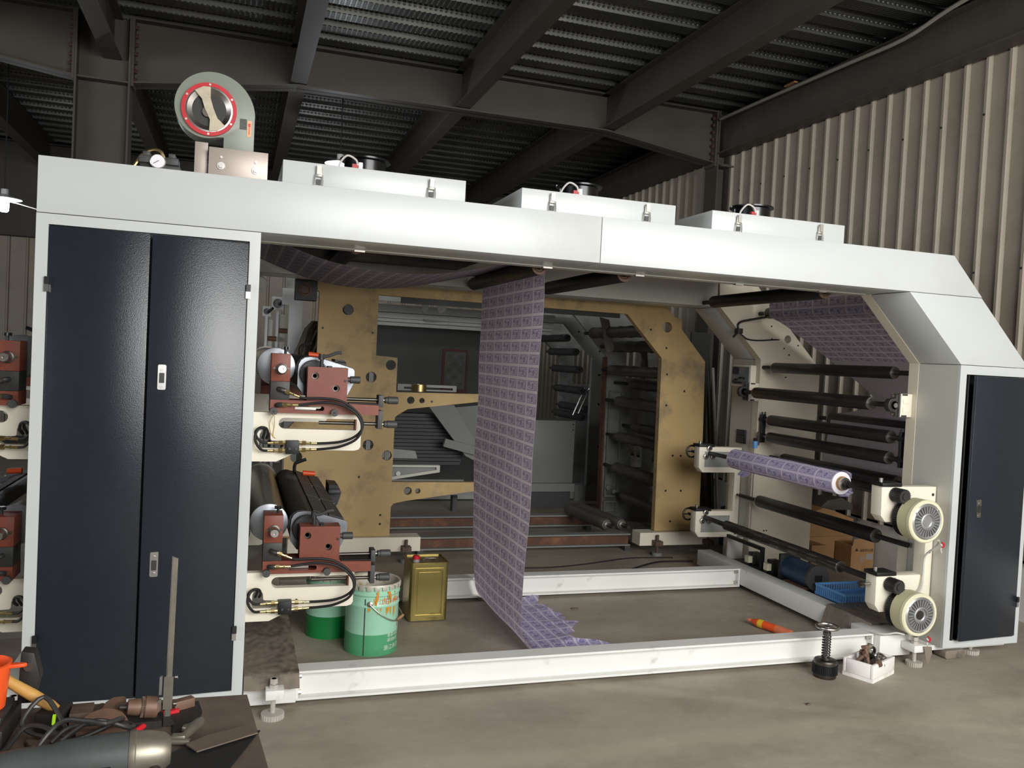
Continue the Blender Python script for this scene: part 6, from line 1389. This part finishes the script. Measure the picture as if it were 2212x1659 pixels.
# vernier caliper standing upright
t = thing('vernier_caliper', 'long steel vernier caliper standing upright on the bench', 'caliper', (0.66, -1.75, ZT))
MB().prism([(0.6535, 0.772), (0.6665, 0.772), (0.6710, 1.137), (0.6580, 1.142)], -1.753, -1.748).build('beam', 'tool_steel', t)
MB().prism([(0.6535, 0.7722), (0.6563, 0.7722), (0.6608, 1.1415), (0.6580, 1.142)], -1.7535, -1.7475).build('beam_edge', 'steel_bright', t)
MB().prism([(0.650, 0.79), (0.670, 0.79), (0.671, 0.865), (0.651, 0.865)], -1.757, -1.7536).build('slider', 'tool_steel', t)
MB().prism([(0.641, 0.825), (0.6465, 0.825), (0.6470, 0.868), (0.6415, 0.866)], -1.758, -1.7505).build('fine_screw', 'galv', t)
MB().cyl((0.6735, -1.752, 0.862), (0.6800, -1.752, 0.862), 0.005, n=12).build('lock_screw', 'steel', t)
MB().cyl((0.6725, -1.752, 0.80), (0.6790, -1.752, 0.80), 0.005, n=12).build('lock_screw', 'steel', t)
MB().prism([(0.630, 0.805), (0.6465, 0.815), (0.6465, 0.79), (0.640, 0.782), (0.628, 0.79)], -1.756, -1.7505).build('moving_jaw', 'tool_steel', t)
MB().prism([(0.652, ZT + 0.001), (0.680, ZT + 0.001), (0.668, 0.7718), (0.653, 0.7718)], -1.760, -1.745).build('fixed_jaw', 'tool_dark', t)
# red screwdriver and bits
t = thing('screwdriver', 'screwdriver with translucent red handle behind the caliper', 'screwdriver', (0.62, -1.73, ZT))
MB().cyl((0.597, -1.785, ZT + 0.007), (0.652, -1.700, ZT + 0.012), 0.0065, n=10).build('handle', 'red_paint', t); MB().cyl((0.597, -1.785, ZT + 0.007), (0.565, -1.835, ZT + 0.005), 0.003, n=8).build('blade', 'steel', t)
tag(MB().obox((0.69, -1.665, ZT + 0.013), (0.05, 0.022, 0.025), (0, 0, 0.5)).build('wood_offcut', 'tool_brown', bev=0.002), 'reddish wooden offcut behind the caliper foot', 'offcut')
tag(MB().obox((0.672, -1.69, ZT + 0.006), (0.02, 0.012, 0.011), (0, 0, 0.3)).build('red_offcut', 'red_paint'), 'small red piece beside the caliper foot', 'scrap')
# clamp, plates
t = thing('c_clamp', 'grey steel clamp lying in front of the caliper', 'clamp', (0.71, -1.82, ZT))
MB().zprism([(0.676, -1.865), (0.705, -1.868), (0.712, -1.845), (0.742, -1.785), (0.738, -1.772), (0.725, -1.776), (0.712, -1.800), (0.699, -1.806), (0.695, -1.82), (0.705, -1.825), (0.698, -1.848), (0.678, -1.846)], ZT + 0.008, ZT + 0.024).build('frame', 'tool_steel', t, bev=0.003)
MB().cyl((0.670, -1.862, ZT + 0.012), (0.715, -1.872, ZT + 0.012), 0.007, n=12).build('screw', 'tool_steel', t)
tag(MB().zprism([(0.662, -1.628), (0.724, -1.632), (0.735, -1.70), (0.72, -1.795), (0.675, -1.80)], ZT + 0.0008, ZT + 0.004).build('grey_plate', 'tool_dark'), 'flat greenish grey plate under the caliper', 'plate')
tag(MB().zprism([(0.708, -1.888), (0.732, -1.928), (0.858, -1.862), (0.846, -1.815), (0.752, -1.852)], ZT + 0.012, ZT + 0.015).build('brown_plate', 'bench_steel'), 'thin rusty strip of sheet lying over the black sheet', 'sheet')
tag(MB().zprism([(0.864, -1.835), (0.80, -2.0), (0.74, -2.1), (0.62, -2.06), (0.66, -1.93), (0.72, -1.87)], ZT + 0.0045, ZT + 0.008).build('black_sheet', 'black_rubber'), 'black rubber sheet at the right of the bench', 'sheet')
# left edge: castings, orange cup
t = thing('bench_vise', 'dark cast vise cut off by the left picture edge', 'vise', (0.29, -1.75, ZT))
MB().box(0.18, 0.345, -1.83, -1.66, ZT + 0.001, ZT + 0.05).build('base', 'tool_dark', t, bev=0.006)
MB().box(0.20, 0.335, -1.80, -1.68, ZT + 0.05, ZT + 0.066).build('jaw', 'charcoal', t, bev=0.004)
MB().prism([(0.340, 0.80), (0.372, 0.80), (0.385, 0.86), (0.372, 0.915), (0.345, 0.92)], -1.690, -1.65).build('screw_boss', 'tool_dark', t, bev=0.004)
MB().cyl((0.362, -1.695, 0.885), (0.362, -1.6895, 0.885), 0.010, n=14).build('bolt', 'steel', t)
for (x, y) in ((0.30, -1.86), (0.26, -1.90), (0.34, -1.90)):
    tag(MB().obox((x, y, ZT + 0.016), (0.05, 0.03, 0.028), (0.1, 0.2, x * 9)).build('scrap_iron', 'tool_rust', bev=0.003), ('upper', 'left', 'right')[[0.30, 0.26, 0.34].index(x)] + ' lump of scrap iron in front of the vise', 'scrap')
t = thing('orange_cup', 'bright orange plastic measuring cup with pouring lip', 'cup', (0.288, -1.745, ZT + 0.066))
z0 = ZT + 0.067
mb = MB().lathe((0.288, -1.745, z0), (0, 0, 1), [(0.0001, 0), (0.038, 0), (0.041, 0.003), (0.050, 0.098), (0.052, 0.100), (0.049, 0.101), (0.040, 0.006), (0.0001, 0.005)], 36); mb.build('cup', 'orange_plastic', t)
MB().zprism([(0.335, -1.755), (0.362, -1.752), (0.370, -1.745), (0.362, -1.738), (0.335, -1.735)], z0 + 0.088, z0 + 0.096).build('pouring_lip', 'orange_plastic', t, bev=0.002)
for i, (pts, h_, m_) in enumerate((([(0.36, -1.90), (0.40, -1.84), (0.47, -1.86), (0.46, -1.93), (0.40, -1.96)], 0.012, 'tool_rust'), ([(0.46, -1.90), (0.50, -1.86), (0.56, -1.87), (0.57, -1.92), (0.50, -1.935)], 0.016, 'tool_brown'), ([(0.38, -1.80), (0.43, -1.76), (0.47, -1.775), (0.455, -1.82), (0.40, -1.83)], 0.014, 'bench_steel'), ([(0.28, -2.06), (0.34, -1.97), (0.44, -1.97), (0.42, -2.08)], 0.010, 'tool_rust'))):
    tag(MB().zprism(pts, ZT + 0.0005, ZT + h_).build('scrap_plate', m_, bev=0.002), ('rusty flat offcut left of the grinder', 'brown flat offcut under the cable loops', 'grey flat offcut beside the hammer head', 'rusty flat offcut at the bottom left of the bench')[i], 'scrap')
# reddish dust stain patches are part of the floor; a few loose dark crumbs on the bench
rs = random.Random(5)
for k in range(8):
    x = 0.40 + 0.03 * k + rs.uniform(0, 0.02); y = rs.uniform(-1.90, -1.66)
    tag(MB().obox((x, y, ZT + 0.008), (rs.uniform(0.015, 0.035), rs.uniform(0.01, 0.025), 0.013), (0, 0, rs.uniform(0, 3))).build('scrap_iron', 'tool_rust' if k % 2 else 'tool_dark', bev=0.002), ('first', 'second', 'third', 'fourth', 'fifth', 'sixth', 'seventh', 'eighth')[k] + ' small scrap piece from the left among the bench tools', 'scrap', 'scrap pieces on the bench')
